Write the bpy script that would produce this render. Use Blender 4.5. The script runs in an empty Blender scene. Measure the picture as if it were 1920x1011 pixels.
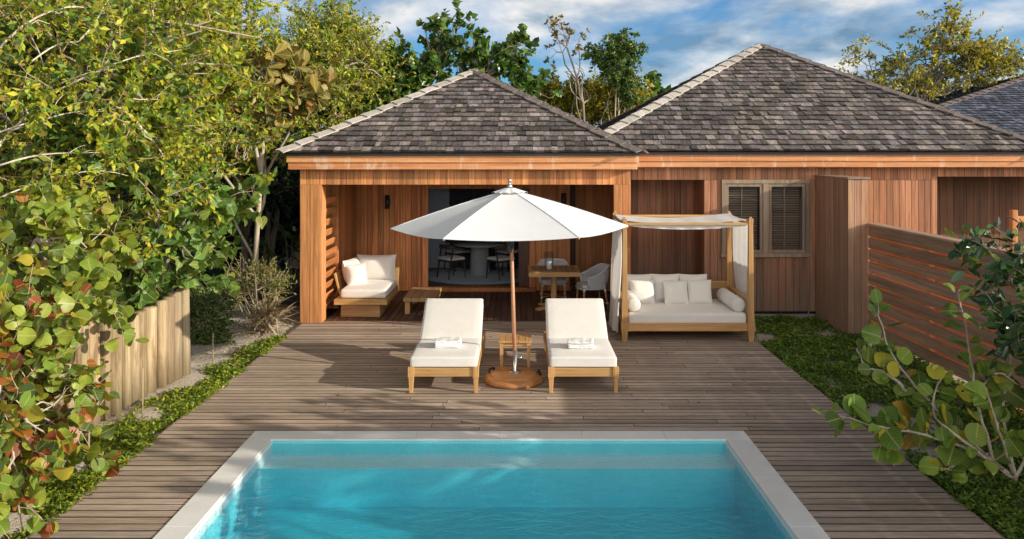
import bpy, bmesh, math, random
import numpy as np
from mathutils import Vector, Matrix

random.seed(7)
RNG = np.random.default_rng(7)
SC = bpy.context.scene
COL = SC.collection
R = math.radians
PI = math.pi

# ------------------------------------------------------------------ camera (level, with vertical shift)
F, H, VX, VY = 1500.0, 2.85, 975.0, 288.0          # focal length in photo pixels, eye height, vanishing point


def at(px, py, Y):
    """world point seen at a photo pixel at depth Y (used for laying out the site)"""
    return Vector(((px - VX) * Y / F, Y, H - (py - VY) * Y / F))


cd = bpy.data.cameras.new("camera")
cam = bpy.data.objects.new("camera", cd)
COL.objects.link(cam)
cam.location = (0, 0, H)
cam.rotation_euler = (R(90), 0, 0)
cd.sensor_width = 36
cd.lens = 36 * F / 1920
cd.shift_x = -(VX - 960) / 1920
cd.shift_y = -(505.5 - VY) / 1920
cd.clip_end = 2000
SC.camera = cam

# ------------------------------------------------------------------ sun + sky
SUN_EL, SUN_AZ = R(18.0), R(19.5)                   # az: from +X towards -Y
sdir = Vector((math.cos(SUN_EL) * math.cos(SUN_AZ), -math.cos(SUN_EL) * math.sin(SUN_AZ), math.sin(SUN_EL)))
sl = bpy.data.lights.new("sun", 'SUN')
sl.energy = 5.0
sl.angle = R(0.5)
sl.color = (1.0, 0.93, 0.79)
so = bpy.data.objects.new("sun", sl)
COL.objects.link(so)
so.rotation_euler = sdir.to_track_quat('Z', 'Y').to_euler()


class NT:
    """tiny node-tree helper"""
    def __init__(s, tree):
        s.t = tree
        s.n = tree.nodes
        s.l = tree.links

    def add(s, kind, **kw):
        n = s.n.new(kind)
        for k, v in kw.items():
            setattr(n, k, v)
        return n

    def put(s, sock, v):
        if isinstance(v, bpy.types.NodeSocket):
            s.l.new(v, sock)
        elif isinstance(v, (tuple, list)) and sock.type == 'RGBA' and len(v) == 3:
            sock.default_value = (*v, 1)
        else:
            sock.default_value = v

    def math(s, op, a, b=0.0, c=None, clamp=False):
        n = s.add('ShaderNodeMath', operation=op, use_clamp=clamp)
        s.put(n.inputs[0], a)
        s.put(n.inputs[1], b)
        if c is not None:
            s.put(n.inputs[2], c)
        return n.outputs[0]

    def vmul(s, v, sc):
        n = s.add('ShaderNodeVectorMath', operation='MULTIPLY')
        s.put(n.inputs[0], v)
        s.put(n.inputs[1], sc)
        return n.outputs[0]

    def noise(s, vec, scale=5, detail=4, rough=0.55, dist=0.0):
        n = s.add('ShaderNodeTexNoise')
        s.put(n.inputs['Vector'], vec)
        n.inputs['Scale'].default_value = scale
        n.inputs['Detail'].default_value = detail
        n.inputs['Roughness'].default_value = rough
        n.inputs['Distortion'].default_value = dist
        return n.outputs[0]

    def ramp(s, fac, stops):
        n = s.add('ShaderNodeValToRGB')
        s.put(n.inputs[0], fac)
        e = n.color_ramp.elements
        while len(e) < len(stops):
            e.new(0.5)
        for el, (p, c) in zip(e, stops):
            el.position = p
            el.color = (*c, 1) if len(c) == 3 else c
        return n.outputs[0]

    def maprange(s, v, a, b, c, d):
        n = s.add('ShaderNodeMapRange')
        s.put(n.inputs[0], v)
        for i, x in enumerate((a, b, c, d)):
            s.put(n.inputs[1 + i], x)
        return n.outputs[0]

    def mix(s, fac, a, b, mode='MIX'):
        n = s.add('ShaderNodeMix', data_type='RGBA', blend_type=mode)
        n.clamp_factor = True
        s.put(n.inputs[0], fac)
        s.put(n.inputs[6], a)
        s.put(n.inputs[7], b)
        return n.outputs[2]

    def bump(s, h, strength=0.3, dist=0.01):
        n = s.add('ShaderNodeBump')
        n.inputs['Strength'].default_value = strength
        n.inputs['Distance'].default_value = dist
        s.put(n.inputs['Height'], h)
        return n.outputs[0]


world = bpy.data.worlds.new("World")
SC.world = world
world.use_nodes = True
w = NT(world.node_tree)
w.n.clear()
sky = w.add('ShaderNodeTexSky', sky_type='NISHITA')
sky.sun_disc = False
sky.sun_elevation = SUN_EL
# Blender's sky: rotation 0 looks to +Y, clockwise seen from above
sky.sun_rotation = math.atan2(sdir.x, sdir.y)
sky.air_density = 1.0
sky.dust_density = 0.4
sky.ozone_density = 1.6
tc = w.add('ShaderNodeTexCoord').outputs['Generated']
sep = w.add('ShaderNodeSeparateXYZ')
w.put(sep.inputs[0], tc)
zc = w.math('MAXIMUM', sep.outputs[2], 0.0)
den = w.math('ADD', zc, 0.16)
comb = w.add('ShaderNodeCombineXYZ')
w.put(comb.inputs[0], w.math('DIVIDE', sep.outputs[0], den))
w.put(comb.inputs[1], w.math('DIVIDE', sep.outputs[1], den))
w.put(comb.inputs[2], 3.7)
cl = w.noise(w.vmul(comb.outputs[0], (1.0, 0.62, 1.0)), 0.95, 7, 0.56, 0.35)
mask = w.maprange(cl, 0.40, 0.56, 0.0, 1.0)
shade = w.noise(w.vmul(comb.outputs[0], (1.0, 0.8, 1.0)), 2.1, 5, 0.55, 0.2)
ccol = w.ramp(shade, [(0.36, (0.20, 0.32, 0.46)), (0.48, (0.52, 0.62, 0.72)), (0.60, (1.0, 0.98, 0.95))])
bg1 = w.add('ShaderNodeBackground')
w.put(bg1.inputs[0], w.mix(1.0, sky.outputs[0], (0.42, 0.85, 1.30), 'MULTIPLY'))
bg1.inputs[1].default_value = 0.115
bg2 = w.add('ShaderNodeBackground')
w.put(bg2.inputs[0], ccol)
# added fill: clouds behind the camera brightened and warmed to light camera-facing walls
dt_ = w.add('ShaderNodeVectorMath', operation='DOT_PRODUCT')
w.put(dt_.inputs[0], tc)
w.put(dt_.inputs[1], tuple(Vector((0.62, -0.78, 0.12)).normalized()))
fill_glow = w.maprange(dt_.outputs['Value'], 0.0, 1.0, 0.95, 5.4)
zen = w.maprange(zc, 0.16, 0.60, 1.0, 0.20)          # overhead cloud dimmed so level surfaces get less fill
w.put(bg2.inputs[1], w.math('MULTIPLY', fill_glow, zen))
w.put(bg2.inputs[0], w.mix(w.maprange(dt_.outputs['Value'], 0.0, 0.9, 0.0, 0.55), ccol, (1.0, 0.86, 0.68)))
mx = w.add('ShaderNodeMixShader')
w.put(mx.inputs[0], mask)
w.put(mx.inputs[1], bg1.outputs[0])
w.put(mx.inputs[2], bg2.outputs[0])
wo = w.add('ShaderNodeOutputWorld')
w.put(wo.inputs[0], mx.outputs[0])

SC.view_settings.view_transform = 'Standard'
SC.view_settings.look = 'None'
SC.view_settings.exposure = 0
SC.render.engine = 'CYCLES'
SC.cycles.use_denoising = True
SC.cycles.max_bounces = 8
SC.cycles.diffuse_bounces = 4
SC.cycles.glossy_bounces = 4
SC.cycles.transparent_max_bounces = 16
SC.cycles.sample_clamp_indirect = 6
SC.cycles.caustics_reflective = False
SC.cycles.caustics_refractive = False

# ------------------------------------------------------------------ materials
MAT = {}


def new_mat(name):
    m = bpy.data.materials.new(name)
    m.use_nodes = True
    t = NT(m.node_tree)
    p = t.n['Principled BSDF']
    MAT[name] = m
    return m, t, p


def tint(t):
    a = t.add('ShaderNodeAttribute', attribute_name='tint')
    return a.outputs['Color']


def objco(t):
    return t.add('ShaderNodeTexCoord').outputs['Object']


def wood(name, dark, light, axis='z', rough=0.6, grain=60, stain=None, weather_shade=None, spec=0.3, stretch=0.035):
    m, t, p = new_mat(name)
    co = objco(t)
    k = {'x': (stretch, 1, 1), 'y': (1, stretch, 1), 'z': (1, 1, stretch)}[axis]
    # shift grain by the per-board tint so that neighbours differ
    tn = tint(t)
    add = t.add('ShaderNodeVectorMath', operation='MULTIPLY_ADD')
    t.put(add.inputs[0], tn)
    t.put(add.inputs[1], (17.3, 23.1, 9.7))
    t.put(add.inputs[2], co)
    v = t.vmul(add.outputs[0], k)
    g1 = t.noise(v, grain, 5, 0.65, 0.6)
    g2 = t.noise(v, grain * 0.22, 3, 0.5, 1.2)
    g = t.math('ADD', t.math('MULTIPLY', g1, 0.55), t.math('MULTIPLY', g2, 0.45))
    c = t.ramp(g, [(0.33, dark), (0.62, light)])
    c = t.mix(1.0, c, tn, 'MULTIPLY')
    big = t.noise(co, 1.3, 4, 0.6)
    c = t.mix(t.maprange(big, 0.35, 0.7, 0.0, 0.35), c, t.mix(1.0, c, (0.6, 0.58, 0.56), 'MULTIPLY'))
    if weather_shade:                                    # greying, and shade put into the wing's colour, towards the bottom
        z0, z1, gcol = weather_shade
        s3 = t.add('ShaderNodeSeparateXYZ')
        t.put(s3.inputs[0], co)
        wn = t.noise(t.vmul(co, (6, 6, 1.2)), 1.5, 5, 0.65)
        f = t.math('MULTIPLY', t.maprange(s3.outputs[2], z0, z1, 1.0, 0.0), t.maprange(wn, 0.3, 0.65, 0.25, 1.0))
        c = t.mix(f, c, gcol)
    if stain:                                      # pale run marks
        sn = t.noise(t.vmul(co, (5.5, 5.5, 0.9)), 1.2, 4, 0.7)
        c = t.mix(t.maprange(sn, 0.54, 0.68, 0.0, stain[1]), c, stain[0])
    t.put(p.inputs['Base Color'], c)
    t.put(p.inputs['Roughness'], t.maprange(g1, 0.3, 0.7, rough - 0.1, rough + 0.15))
    p.inputs['Specular IOR Level'].default_value = spec
    t.put(p.inputs['Normal'], t.bump(g1, 0.35, 0.004))
    return m


wood('deck_wood', (0.265, 0.190, 0.143), (0.63, 0.480, 0.370), 'x', 0.7, 150, stretch=0.05)
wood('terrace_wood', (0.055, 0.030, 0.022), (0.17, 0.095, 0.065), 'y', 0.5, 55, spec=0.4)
wood('cedar', (0.31, 0.100, 0.031), (0.76, 0.33, 0.125), 'z', 0.55, 45)
wood('cedar_weather_shade', (0.24, 0.090, 0.042), (0.60, 0.28, 0.145), 'z', 0.6, 45, weather_shade=(0.15, 1.3, (0.23, 0.165, 0.125)))  # lower boards carry shade as well as greying in their colour
wood('panel_wood', (0.26, 0.125, 0.070), (0.58, 0.33, 0.20), 'z', 0.6, 45, weather_shade=(-0.1, 2.0, (0.30, 0.20, 0.14)))
wood('cedar_trim', (0.56, 0.19, 0.062), (0.84, 0.42, 0.19), 'x', 0.5, 40, stain=((0.80, 0.58, 0.42), 0.75))
wood('cedar_side', (0.34, 0.11, 0.032), (0.70, 0.28, 0.09), 'y', 0.5, 40)
wood('grey_wood', (0.22, 0.15, 0.10), (0.46, 0.34, 0.24), 'z', 0.65, 45)
wood('fence_wood', (0.26, 0.14, 0.085), (0.60, 0.37, 0.24), 'y', 0.6, 40)
wood('teak_x', (0.40, 0.20, 0.065), (0.66, 0.39, 0.16), 'x', 0.45, 50)
wood('teak_y', (0.40, 0.20, 0.065), (0.66, 0.39, 0.16), 'y', 0.45, 50)
wood('teak_z', (0.40, 0.20, 0.065), (0.66, 0.39, 0.16), 'z', 0.45, 50)
wood('table_teak', (0.26, 0.14, 0.062), (0.50, 0.31, 0.16), 'y', 0.5, 50)
wood('umbrella_wood', (0.38, 0.14, 0.04), (0.68, 0.31, 0.11), 'x', 0.35, 26, spec=0.5)
wood('pole_wood', (0.42, 0.18, 0.08), (0.70, 0.36, 0.20), 'z', 0.35, 40, spec=0.5)
wood('stake_wood', (0.20, 0.135, 0.07), (0.60, 0.46, 0.28), 'z', 0.8, 34, stain=((0.20, 0.115, 0.05), 0.8), weather_shade=(-0.08, 0.45, (0.13, 0.105, 0.055)))
wood('shingle', (0.030, 0.026, 0.024), (0.33, 0.30, 0.28), 'y', 0.75, 90)
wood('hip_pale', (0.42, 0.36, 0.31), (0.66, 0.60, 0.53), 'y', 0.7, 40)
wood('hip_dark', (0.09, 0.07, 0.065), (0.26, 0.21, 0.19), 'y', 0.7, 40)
wood('dark_wood', (0.025, 0.018, 0.014), (0.075, 0.05, 0.04), 'z', 0.45, 40)
wood('door_wood', (0.06, 0.03, 0.02), (0.15, 0.075, 0.05), 'z', 0.45, 40)
wood('blind_wood', (0.34, 0.23, 0.155), (0.62, 0.45, 0.32), 'x', 0.5, 40)
wood('bark', (0.16, 0.125, 0.095), (0.46, 0.38, 0.30), 'z', 0.85, 30)
wood('bark_pale', (0.30, 0.24, 0.17), (0.62, 0.52, 0.40), 'z', 0.8, 30)


def fabric(name, col, scale=420, wrinkle=0.5, trans=0.0, wr_scale=7, sheen=0.2):
    m, t, p = new_mat(name)
    co = objco(t)
    wv = t.noise(co, scale, 2, 0.5)
    wr = t.noise(co, wr_scale, 3, 0.5, 0.6)
    h = t.math('ADD', t.math('MULTIPLY', wv, 0.08), wr)
    c = t.mix(t.maprange(wr, 0.35, 0.65, 0.0, 1.0), tuple(x * 0.97 for x in col), col)
    c = t.mix(1.0, c, tint(t), 'MULTIPLY')
    t.put(p.inputs['Base Color'], c)
    p.inputs['Roughness'].default_value = 0.9
    p.inputs['Specular IOR Level'].default_value = 0.15
    p.inputs['Sheen Weight'].default_value = sheen
    t.put(p.inputs['Normal'], t.bump(h, wrinkle, 0.02))
    if trans:
        tr = t.add('ShaderNodeBsdfTranslucent')
        t.put(tr.inputs[0], c)
        ms = t.add('ShaderNodeMixShader')
        ms.inputs[0].default_value = trans
        t.put(ms.inputs[1], p.outputs[0])
        t.put(ms.inputs[2], tr.outputs[0])
        t.put(t.n['Material Output'].inputs[0], ms.outputs[0])
    return m


fabric('cushion_fabric', (0.80, 0.75, 0.69), 500, 0.25, wr_scale=7)
fabric('pillow_fabric', (0.78, 0.74, 0.68), 420, 0.5, wr_scale=9)
fabric('umbrella_canvas', (0.86, 0.85, 0.84), 600, 0.2, 0.10, 4)
fabric('sheer_cloth', (0.84, 0.82, 0.79), 600, 0.3, 0.35, 6)
fabric('towel_cloth', (0.86, 0.84, 0.82), 160, 0.8, 0.0, 22)
fabric('rope', (0.74, 0.74, 0.75), 300, 0.5)
fabric('rug_wool', (0.30, 0.37, 0.46), 60, 1.0, 0.0, 5)
fabric('seat_pad', (0.70, 0.69, 0.66), 400, 0.3)
fabric('curtain_dark', (0.06, 0.065, 0.08), 300, 0.4)


def plain(name, col, rough=0.5, metal=0.0, var=0.15, nscale=12, bump=0.1, spec=0.5):
    m, t, p = new_mat(name)
    n = t.noise(objco(t), nscale, 5, 0.6)
    c = t.mix(t.maprange(n, 0.3, 0.7, 0.0, 1.0), tuple(x * (1 - var) for x in col), tuple(min(1, x * (1 + var)) for x in col))
    c = t.mix(1.0, c, tint(t), 'MULTIPLY')
    t.put(p.inputs['Base Color'], c)
    t.put(p.inputs['Roughness'], t.maprange(n, 0.3, 0.7, rough * 0.85, min(1, rough * 1.15)))
    p.inputs['Metallic'].default_value = metal
    p.inputs['Specular IOR Level'].default_value = spec
    if bump:
        t.put(p.inputs['Normal'], t.bump(n, bump, 0.01))
    return m


plain('black_metal', (0.02, 0.02, 0.022), 0.4)
plain('steel', (0.62, 0.62, 0.62), 0.22, 1.0)
plain('white_paint', (0.72, 0.72, 0.72), 0.6, var=0.05)
plain('room_wall', (0.46, 0.50, 0.56), 0.8, var=0.05)
plain('table_stone', (0.30, 0.30, 0.31), 0.6, nscale=30)
plain('gutter_metal', (0.035, 0.03, 0.03), 0.45)
plain('concrete', (0.34, 0.31, 0.27), 0.9, var=0.3, nscale=6, bump=0.4)
plain('candle_wax', (0.85, 0.83, 0.78), 0.5, var=0.03)
plain('white_plastic', (0.78, 0.78, 0.76), 0.35, var=0.03)
plain('dark_room', (0.03, 0.028, 0.026), 0.8)
plain('room_floor', (0.10, 0.075, 0.06), 0.4)

# coping stone: big slabs with fine joints
m, t, p = new_mat('coping_stone')
co = objco(t)
n1 = t.noise(co, 3, 6, 0.65)
n2 = t.noise(co, 90, 3, 0.6)
c = t.ramp(n1, [(0.3, (0.78, 0.74, 0.68)), (0.7, (0.88, 0.84, 0.78))])
c = t.mix(1.0, c, tint(t), 'MULTIPLY')
c = t.mix(t.maprange(n2, 0.62, 0.75, 0.0, 0.25), c, (0.25, 0.23, 0.2))
t.put(p.inputs['Base Color'], c)
p.inputs['Roughness'].default_value = 0.7
t.put(p.inputs['Normal'], t.bump(n2, 0.2, 0.003))

# pool plaster: pale on the ledge; elsewhere depth darkening is put into the colour
for nm_, ca, cb, cs in (('pool_plaster', (0.93, 0.96, 0.95), (0.98, 0.98, 0.97), (0.84, 0.91, 0.90)), ('pool_depth_shade', (0.14, 0.70, 0.78), (0.24, 0.83, 0.89), (0.10, 0.58, 0.68))):
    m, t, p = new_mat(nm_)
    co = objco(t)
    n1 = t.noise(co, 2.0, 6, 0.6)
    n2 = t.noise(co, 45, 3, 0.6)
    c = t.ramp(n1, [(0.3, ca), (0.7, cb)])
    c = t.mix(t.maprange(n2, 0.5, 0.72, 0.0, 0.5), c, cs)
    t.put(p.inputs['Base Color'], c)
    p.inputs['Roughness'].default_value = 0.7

# pool water: surface mirrors by Fresnel, lets light straight in; the body absorbs red
m, t, p = new_mat('pool_water')
t.n.remove(p)
co = objco(t)
r1 = t.noise(t.vmul(co, (1.0, 1.5, 1)), 6.5, 4, 0.6, 1.0)
r2 = t.noise(t.vmul(co, (1.0, 1.3, 1)), 24, 3, 0.6, 1.2)
hh = t.math('ADD', r1, t.math('MULTIPLY', r2, 0.28))
bn = t.bump(hh, 0.72, 0.028)
lw = t.add('ShaderNodeLayerWeight')
lw.inputs[0].default_value = 0.5
t.put(lw.inputs['Normal'], bn)
fres = t.math('ADD', t.math('MULTIPLY', t.math('POWER', lw.outputs['Facing'], 5.0), 0.9), 0.02)
gl = t.add('ShaderNodeBsdfGlossy')
gl.inputs['Roughness'].default_value = 0.03
t.put(gl.inputs['Normal'], bn)
tr = t.add('ShaderNodeBsdfTransparent')
t.put(tr.inputs[0], t.mix(t.maprange(hh, 0.45, 0.85, 0, 1), (0.88, 0.97, 0.98), (1, 1, 1)))
ms = t.add('ShaderNodeMixShader')
t.put(ms.inputs[0], fres)
t.put(ms.inputs[1], tr.outputs[0])
t.put(ms.inputs[2], gl.outputs[0])
va = t.add('ShaderNodeVolumeAbsorption')
va.inputs[0].default_value = (0.0, 0.86, 0.955, 1)
va.inputs[1].default_value = 0.62
t.put(t.n['Material Output'].inputs[0], ms.outputs[0])
t.put(t.n['Material Output'].inputs[1], va.outputs[0])


def glassy(name, tintcol=(0.9, 0.93, 0.95), rough=0.0):
    m, t, p = new_mat(name)
    t.n.remove(p)
    lw = t.add('ShaderNodeLayerWeight')
    lw.inputs[0].default_value = 0.5
    fres = t.math('ADD', t.math('MULTIPLY', t.math('POWER', lw.outputs['Facing'], 4.0), 0.85), 0.05)
    gl = t.add('ShaderNodeBsdfGlossy')
    gl.inputs['Roughness'].default_value = 0.02
    tr = t.add('ShaderNodeBsdfTransparent')
    tr.inputs[0].default_value = (*tintcol, 1)
    ms = t.add('ShaderNodeMixShader')
    t.put(ms.inputs[0], fres)
    t.put(ms.inputs[1], tr.outputs[0])
    t.put(ms.inputs[2], gl.outputs[0])
    t.put(t.n['Material Output'].inputs[0], ms.outputs[0])


glassy('window_glass', (0.86, 0.88, 0.89))
glassy('clear_glass', (0.93, 0.95, 0.95))

# sand
m, t, p = new_mat('sand')
co = objco(t)
n1 = t.noise(co, 1.1, 6, 0.6)
n2 = t.noise(co, 26, 5, 0.65)
n3 = t.noise(co, 130, 2, 0.5)
c = t.ramp(n1, [(0.3, (0.50, 0.41, 0.31)), (0.7, (0.74, 0.64, 0.53))])
c = t.mix(t.maprange(n2, 0.58, 0.72, 0.0, 0.8), c, (0.17, 0.115, 0.07))
c = t.mix(t.maprange(n3, 0.6, 0.75, 0.0, 0.5), c, (0.25, 0.18, 0.12))
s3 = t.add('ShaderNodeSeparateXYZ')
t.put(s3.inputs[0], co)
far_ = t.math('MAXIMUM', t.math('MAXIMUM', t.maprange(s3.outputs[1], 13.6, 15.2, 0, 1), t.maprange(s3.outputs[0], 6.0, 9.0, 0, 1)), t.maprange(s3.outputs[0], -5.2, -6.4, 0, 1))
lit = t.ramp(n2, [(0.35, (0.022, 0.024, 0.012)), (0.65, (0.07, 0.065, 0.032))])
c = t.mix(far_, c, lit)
t.put(p.inputs['Base Color'], c)
p.inputs['Roughness'].default_value = 0.95
t.put(p.inputs['Normal'], t.bump(t.math('ADD', n2, t.math('MULTIPLY', n3, 0.4)), 0.9, 0.04))


def leafmat(name, trans=0.3, rough=0.42, vein=0.0, spec=0.4):
    m, t, p = new_mat(name)
    c = tint(t)
    n = t.noise(objco(t), 9, 3, 0.6)
    c = t.mix(t.maprange(n, 0.3, 0.7, 0.0, 0.3), c, t.mix(1.0, c, (0.55, 0.6, 0.5), 'MULTIPLY'))
    if vein:
        uv = t.add('ShaderNodeUVMap', uv_map='leaf').outputs[0]
        s = t.add('ShaderNodeSeparateXYZ')
        t.put(s.inputs[0], uv)
        ax = t.math('ABSOLUTE', s.outputs[0])
        mid = t.maprange(ax, 0.012, 0.035, 1.0, 0.0)
        q = t.math('SUBTRACT', t.math('MULTIPLY', s.outputs[1], 7.0), t.math('MULTIPLY', ax, 6.0))
        fr_ = t.math('ABSOLUTE', t.math('SUBTRACT', t.math('FRACT', q), 0.5))
        side = t.math('MULTIPLY', t.maprange(fr_, 0.03, 0.11, 1.0, 0.0), 0.55)
        v = t.math('MULTIPLY', t.math('MAXIMUM', mid, side), vein)
        c = t.mix(v, c, t.mix(0.6, c, (0.62, 0.55, 0.18)))
        rim = t.noise(uv, 3.0, 4, 0.6)
        c = t.mix(t.math('MULTIPLY', t.maprange(rim, 0.58, 0.72, 0.0, 1.0), 0.5), c, (0.36, 0.22, 0.04))
    t.put(p.inputs['Base Color'], c)
    p.inputs['Roughness'].default_value = rough
    p.inputs['Specular IOR Level'].default_value = spec
    tr = t.add('ShaderNodeBsdfTranslucent')
    t.put(tr.inputs[0], t.mix(1.0, c, (1.15, 1.1, 0.6), 'MULTIPLY'))
    ms = t.add('ShaderNodeMixShader')
    ms.inputs[0].default_value = trans
    t.put(ms.inputs[1], p.outputs[0])
    t.put(ms.inputs[2], tr.outputs[0])
    t.put(t.n['Material Output'].inputs[0], ms.outputs[0])


leafmat('leaf_small', 0.32, 0.45)
leafmat('leaf_big', 0.32, 0.42, vein=1.0, spec=0.4)
leafmat('leaf_glossy', 0.18, 0.22, spec=0.6)
leafmat('leaf_dry', 0.15, 0.8)

# ------------------------------------------------------------------ mesh builders


def jitter(base=1.0, v=0.12, hue=0.04):
    k = base * (1 + random.uniform(-v, v))
    return (k * (1 + random.uniform(-hue, hue)), k, k * (1 + random.uniform(-hue, hue)))


WHITE = (1, 1, 1)


class MB:
    def __init__(s):
        s.v, s.f, s.c, s.sm = [], [], [], []

    def raw(s, vs, fs, col=WHITE, smooth=False):
        o = len(s.v)
        s.v.extend([tuple(x) for x in vs])
        s.c.extend([col] * len(vs))
        s.f.extend([tuple(i + o for i in f) for f in fs])
        s.sm.extend([smooth] * len(fs))
        return s

    BOXF = [(0, 3, 2, 1), (4, 5, 6, 7), (0, 1, 5, 4), (1, 2, 6, 5), (2, 3, 7, 6), (3, 0, 4, 7)]

    def box(s, x0, x1, y0, y1, z0, z1, col=WHITE, M=None):
        vs = [Vector(p) for p in ((x0, y0, z0), (x1, y0, z0), (x1, y1, z0), (x0, y1, z0), (x0, y0, z1), (x1, y0, z1), (x1, y1, z1), (x0, y1, z1))]
        if M is not None:
            vs = [M @ p for p in vs]
        return s.raw(vs, s.BOXF, col)

    def plank(s, x0, x1, y0, y1, z0, z1, col, face, edge=0.35):
        """board whose edges are darker than its show face (face: index into BOXF)"""
        vs = [(x0, y0, z0), (x1, y0, z0), (x1, y1, z0), (x0, y1, z0), (x0, y0, z1), (x1, y0, z1), (x1, y1, z1), (x0, y1, z1)]
        s.raw(vs, [f for i, f in enumerate(s.BOXF) if i != face], tuple(c * edge for c in col))  # edges tinted dark so the gaps between boards look shaded
        return s.raw([vs[i] for i in s.BOXF[face]], [(0, 1, 2, 3)], col)

    def hexa(s, bottom, top, col=WHITE):
        return s.raw(list(bottom) + list(top), s.BOXF, col)

    def bar(s, a, b, w, h, col=WHITE, up=(0, 0, 1), w2=None, h2=None):
        a, b = Vector(a), Vector(b)
        d = (b - a).normalized()
        u = Vector(up)
        x = d.cross(u)
        if x.length < 1e-4:
            x = d.cross(Vector((0, 1, 0)))
        x.normalize()
        y = x.cross(d)
        w2 = w if w2 is None else w2
        h2 = h if h2 is None else h2
        q = [a - x * w / 2 - y * h / 2, a + x * w / 2 - y * h / 2, a + x * w / 2 + y * h / 2, a - x * w / 2 + y * h / 2]
        r = [b - x * w2 / 2 - y * h2 / 2, b + x * w2 / 2 - y * h2 / 2, b + x * w2 / 2 + y * h2 / 2, b - x * w2 / 2 + y * h2 / 2]
        return s.hexa(q, r, col)

    def tube(s, pts, radii, sides=8, col=WHITE, cap=True, closed=False):
        pts = [Vector(p) for p in pts]
        n = len(pts)
        if not hasattr(radii, '__len__'):
            radii = [radii] * n
        vs, fs = [], []
        ref = Vector((0.31, 0.17, 0.93))
        for i, p in enumerate(pts):
            if closed:
                d = pts[(i + 1) % n] - pts[i - 1]
            else:
                d = pts[min(i + 1, n - 1)] - pts[max(i - 1, 0)]
            if d.length < 1e-9:
                d = Vector((0, 0, 1))
            d.normalize()
            x = d.cross(ref)
            if x.length < 0.05:
                x = d.cross(Vector((1, 0, 0)))
            x.normalize()
            y = d.cross(x)
            for k in range(sides):
                a = 2 * PI * k / sides
                vs.append(p + (x * math.cos(a) + y * math.sin(a)) * radii[i])
        m = n if closed else n - 1
        for i in range(m):
            j = (i + 1) % n
            for k in range(sides):
                k2 = (k + 1) % sides
                fs.append((i * sides + k, i * sides + k2, j * sides + k2, j * sides + k))
        if cap and not closed:
            fs.append(tuple(reversed(range(sides))))
            fs.append(tuple((n - 1) * sides + k for k in range(sides)))
        return s.raw(vs, fs, col, True)

    def lathe(s, prof, c=(0, 0, 0), n=32, col=WHITE, smooth=True):
        vs, fs = [], []
        for r, z in prof:
            for k in range(n):
                a = 2 * PI * k / n
                vs.append((c[0] + r * math.cos(a), c[1] + r * math.sin(a), c[2] + z))
        for i in range(len(prof) - 1):
            for k in range(n):
                k2 = (k + 1) % n
                fs.append((i * n + k, i * n + k2, (i + 1) * n + k2, (i + 1) * n + k))
        fs.append(tuple(reversed(range(n))))
        fs.append(tuple((len(prof) - 1) * n + k for k in range(n)))
        return s.raw(vs, fs, col, smooth)

    def grid(s, fn, nu, nv, col=WHITE, smooth=True, closed_u=False):
        vs = [fn(i / nu, j / nv) for j in range(nv + 1) for i in range(nu + 1)]
        fs = [(j * (nu + 1) + i, j * (nu + 1) + i + 1, (j + 1) * (nu + 1) + i + 1, (j + 1) * (nu + 1) + i) for j in range(nv) for i in range(nu)]
        return s.raw(vs, fs, col, smooth)

    def rbox(s, sx, sy, sz, r, M=None, puff=0.0, n=8, col=WHITE, fn=None):
        """rounded box centred on x,y, resting on z=0, optionally puffed on top"""
        def axis(L):
            h = L / 2
            rr = min(r, h * 0.98)
            inner = [-h + rr + (2 * h - 2 * rr) * i / n for i in range(n + 1)]
            ed = [-h, -h + rr * 0.25, -h + rr * 0.55]
            return ed + inner + [-e for e in reversed(ed)]
        A, B, C_ = axis(sx), axis(sy), axis(sz)
        if sz <= 2.2 * r:
            C_ = [-sz / 2 + sz * i / 8 for i in range(9)]
        idx, vs, fs = {}, [], []

        def vert(i, j, k):
            if (i, j, k) in idx:
                return idx[(i, j, k)]
            p = Vector((A[i], B[j], C_[k]))
            q = Vector([max(-L / 2 + min(r, L / 2), min(L / 2 - min(r, L / 2), c)) for c, L in zip(p, (sx, sy, sz))])
            d = p - q
            if d.length > 1e-9:
                p = q + d.normalized() * min(r, min(sx, sy, sz) / 2)
            if puff:
                u, v = 2 * p.x / sx, 2 * p.y / sy
                e = max(0, (1 - u * u)) * max(0, (1 - v * v))
                p.z += puff * (e ** 0.5) * (1 if p.z > 0 else 0.0)
            p.z += sz / 2
            if fn:
                p = fn(p)
            if M is not None:
                p = M @ p
            idx[(i, j, k)] = len(vs)
            vs.append(p)
            return idx[(i, j, k)]
        na, nb, nc = len(A) - 1, len(B) - 1, len(C_) - 1
        for i in range(na):
            for j in range(nb):
                fs.append((vert(i, j, 0), vert(i, j + 1, 0), vert(i + 1, j + 1, 0), vert(i + 1, j, 0)))
                fs.append((vert(i, j, nc), vert(i + 1, j, nc), vert(i + 1, j + 1, nc), vert(i, j + 1, nc)))
        for i in range(na):
            for k in range(nc):
                fs.append((vert(i, 0, k), vert(i + 1, 0, k), vert(i + 1, 0, k + 1), vert(i, 0, k + 1)))
                fs.append((vert(i, nb, k), vert(i, nb, k + 1), vert(i + 1, nb, k + 1), vert(i + 1, nb, k)))
        for j in range(nb):
            for k in range(nc):
                fs.append((vert(0, j, k), vert(0, j, k + 1), vert(0, j + 1, k + 1), vert(0, j + 1, k)))
                fs.append((vert(na, j, k), vert(na, j + 1, k), vert(na, j + 1, k + 1), vert(na, j, k + 1)))
        return s.raw(vs, fs, col, True)

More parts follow.
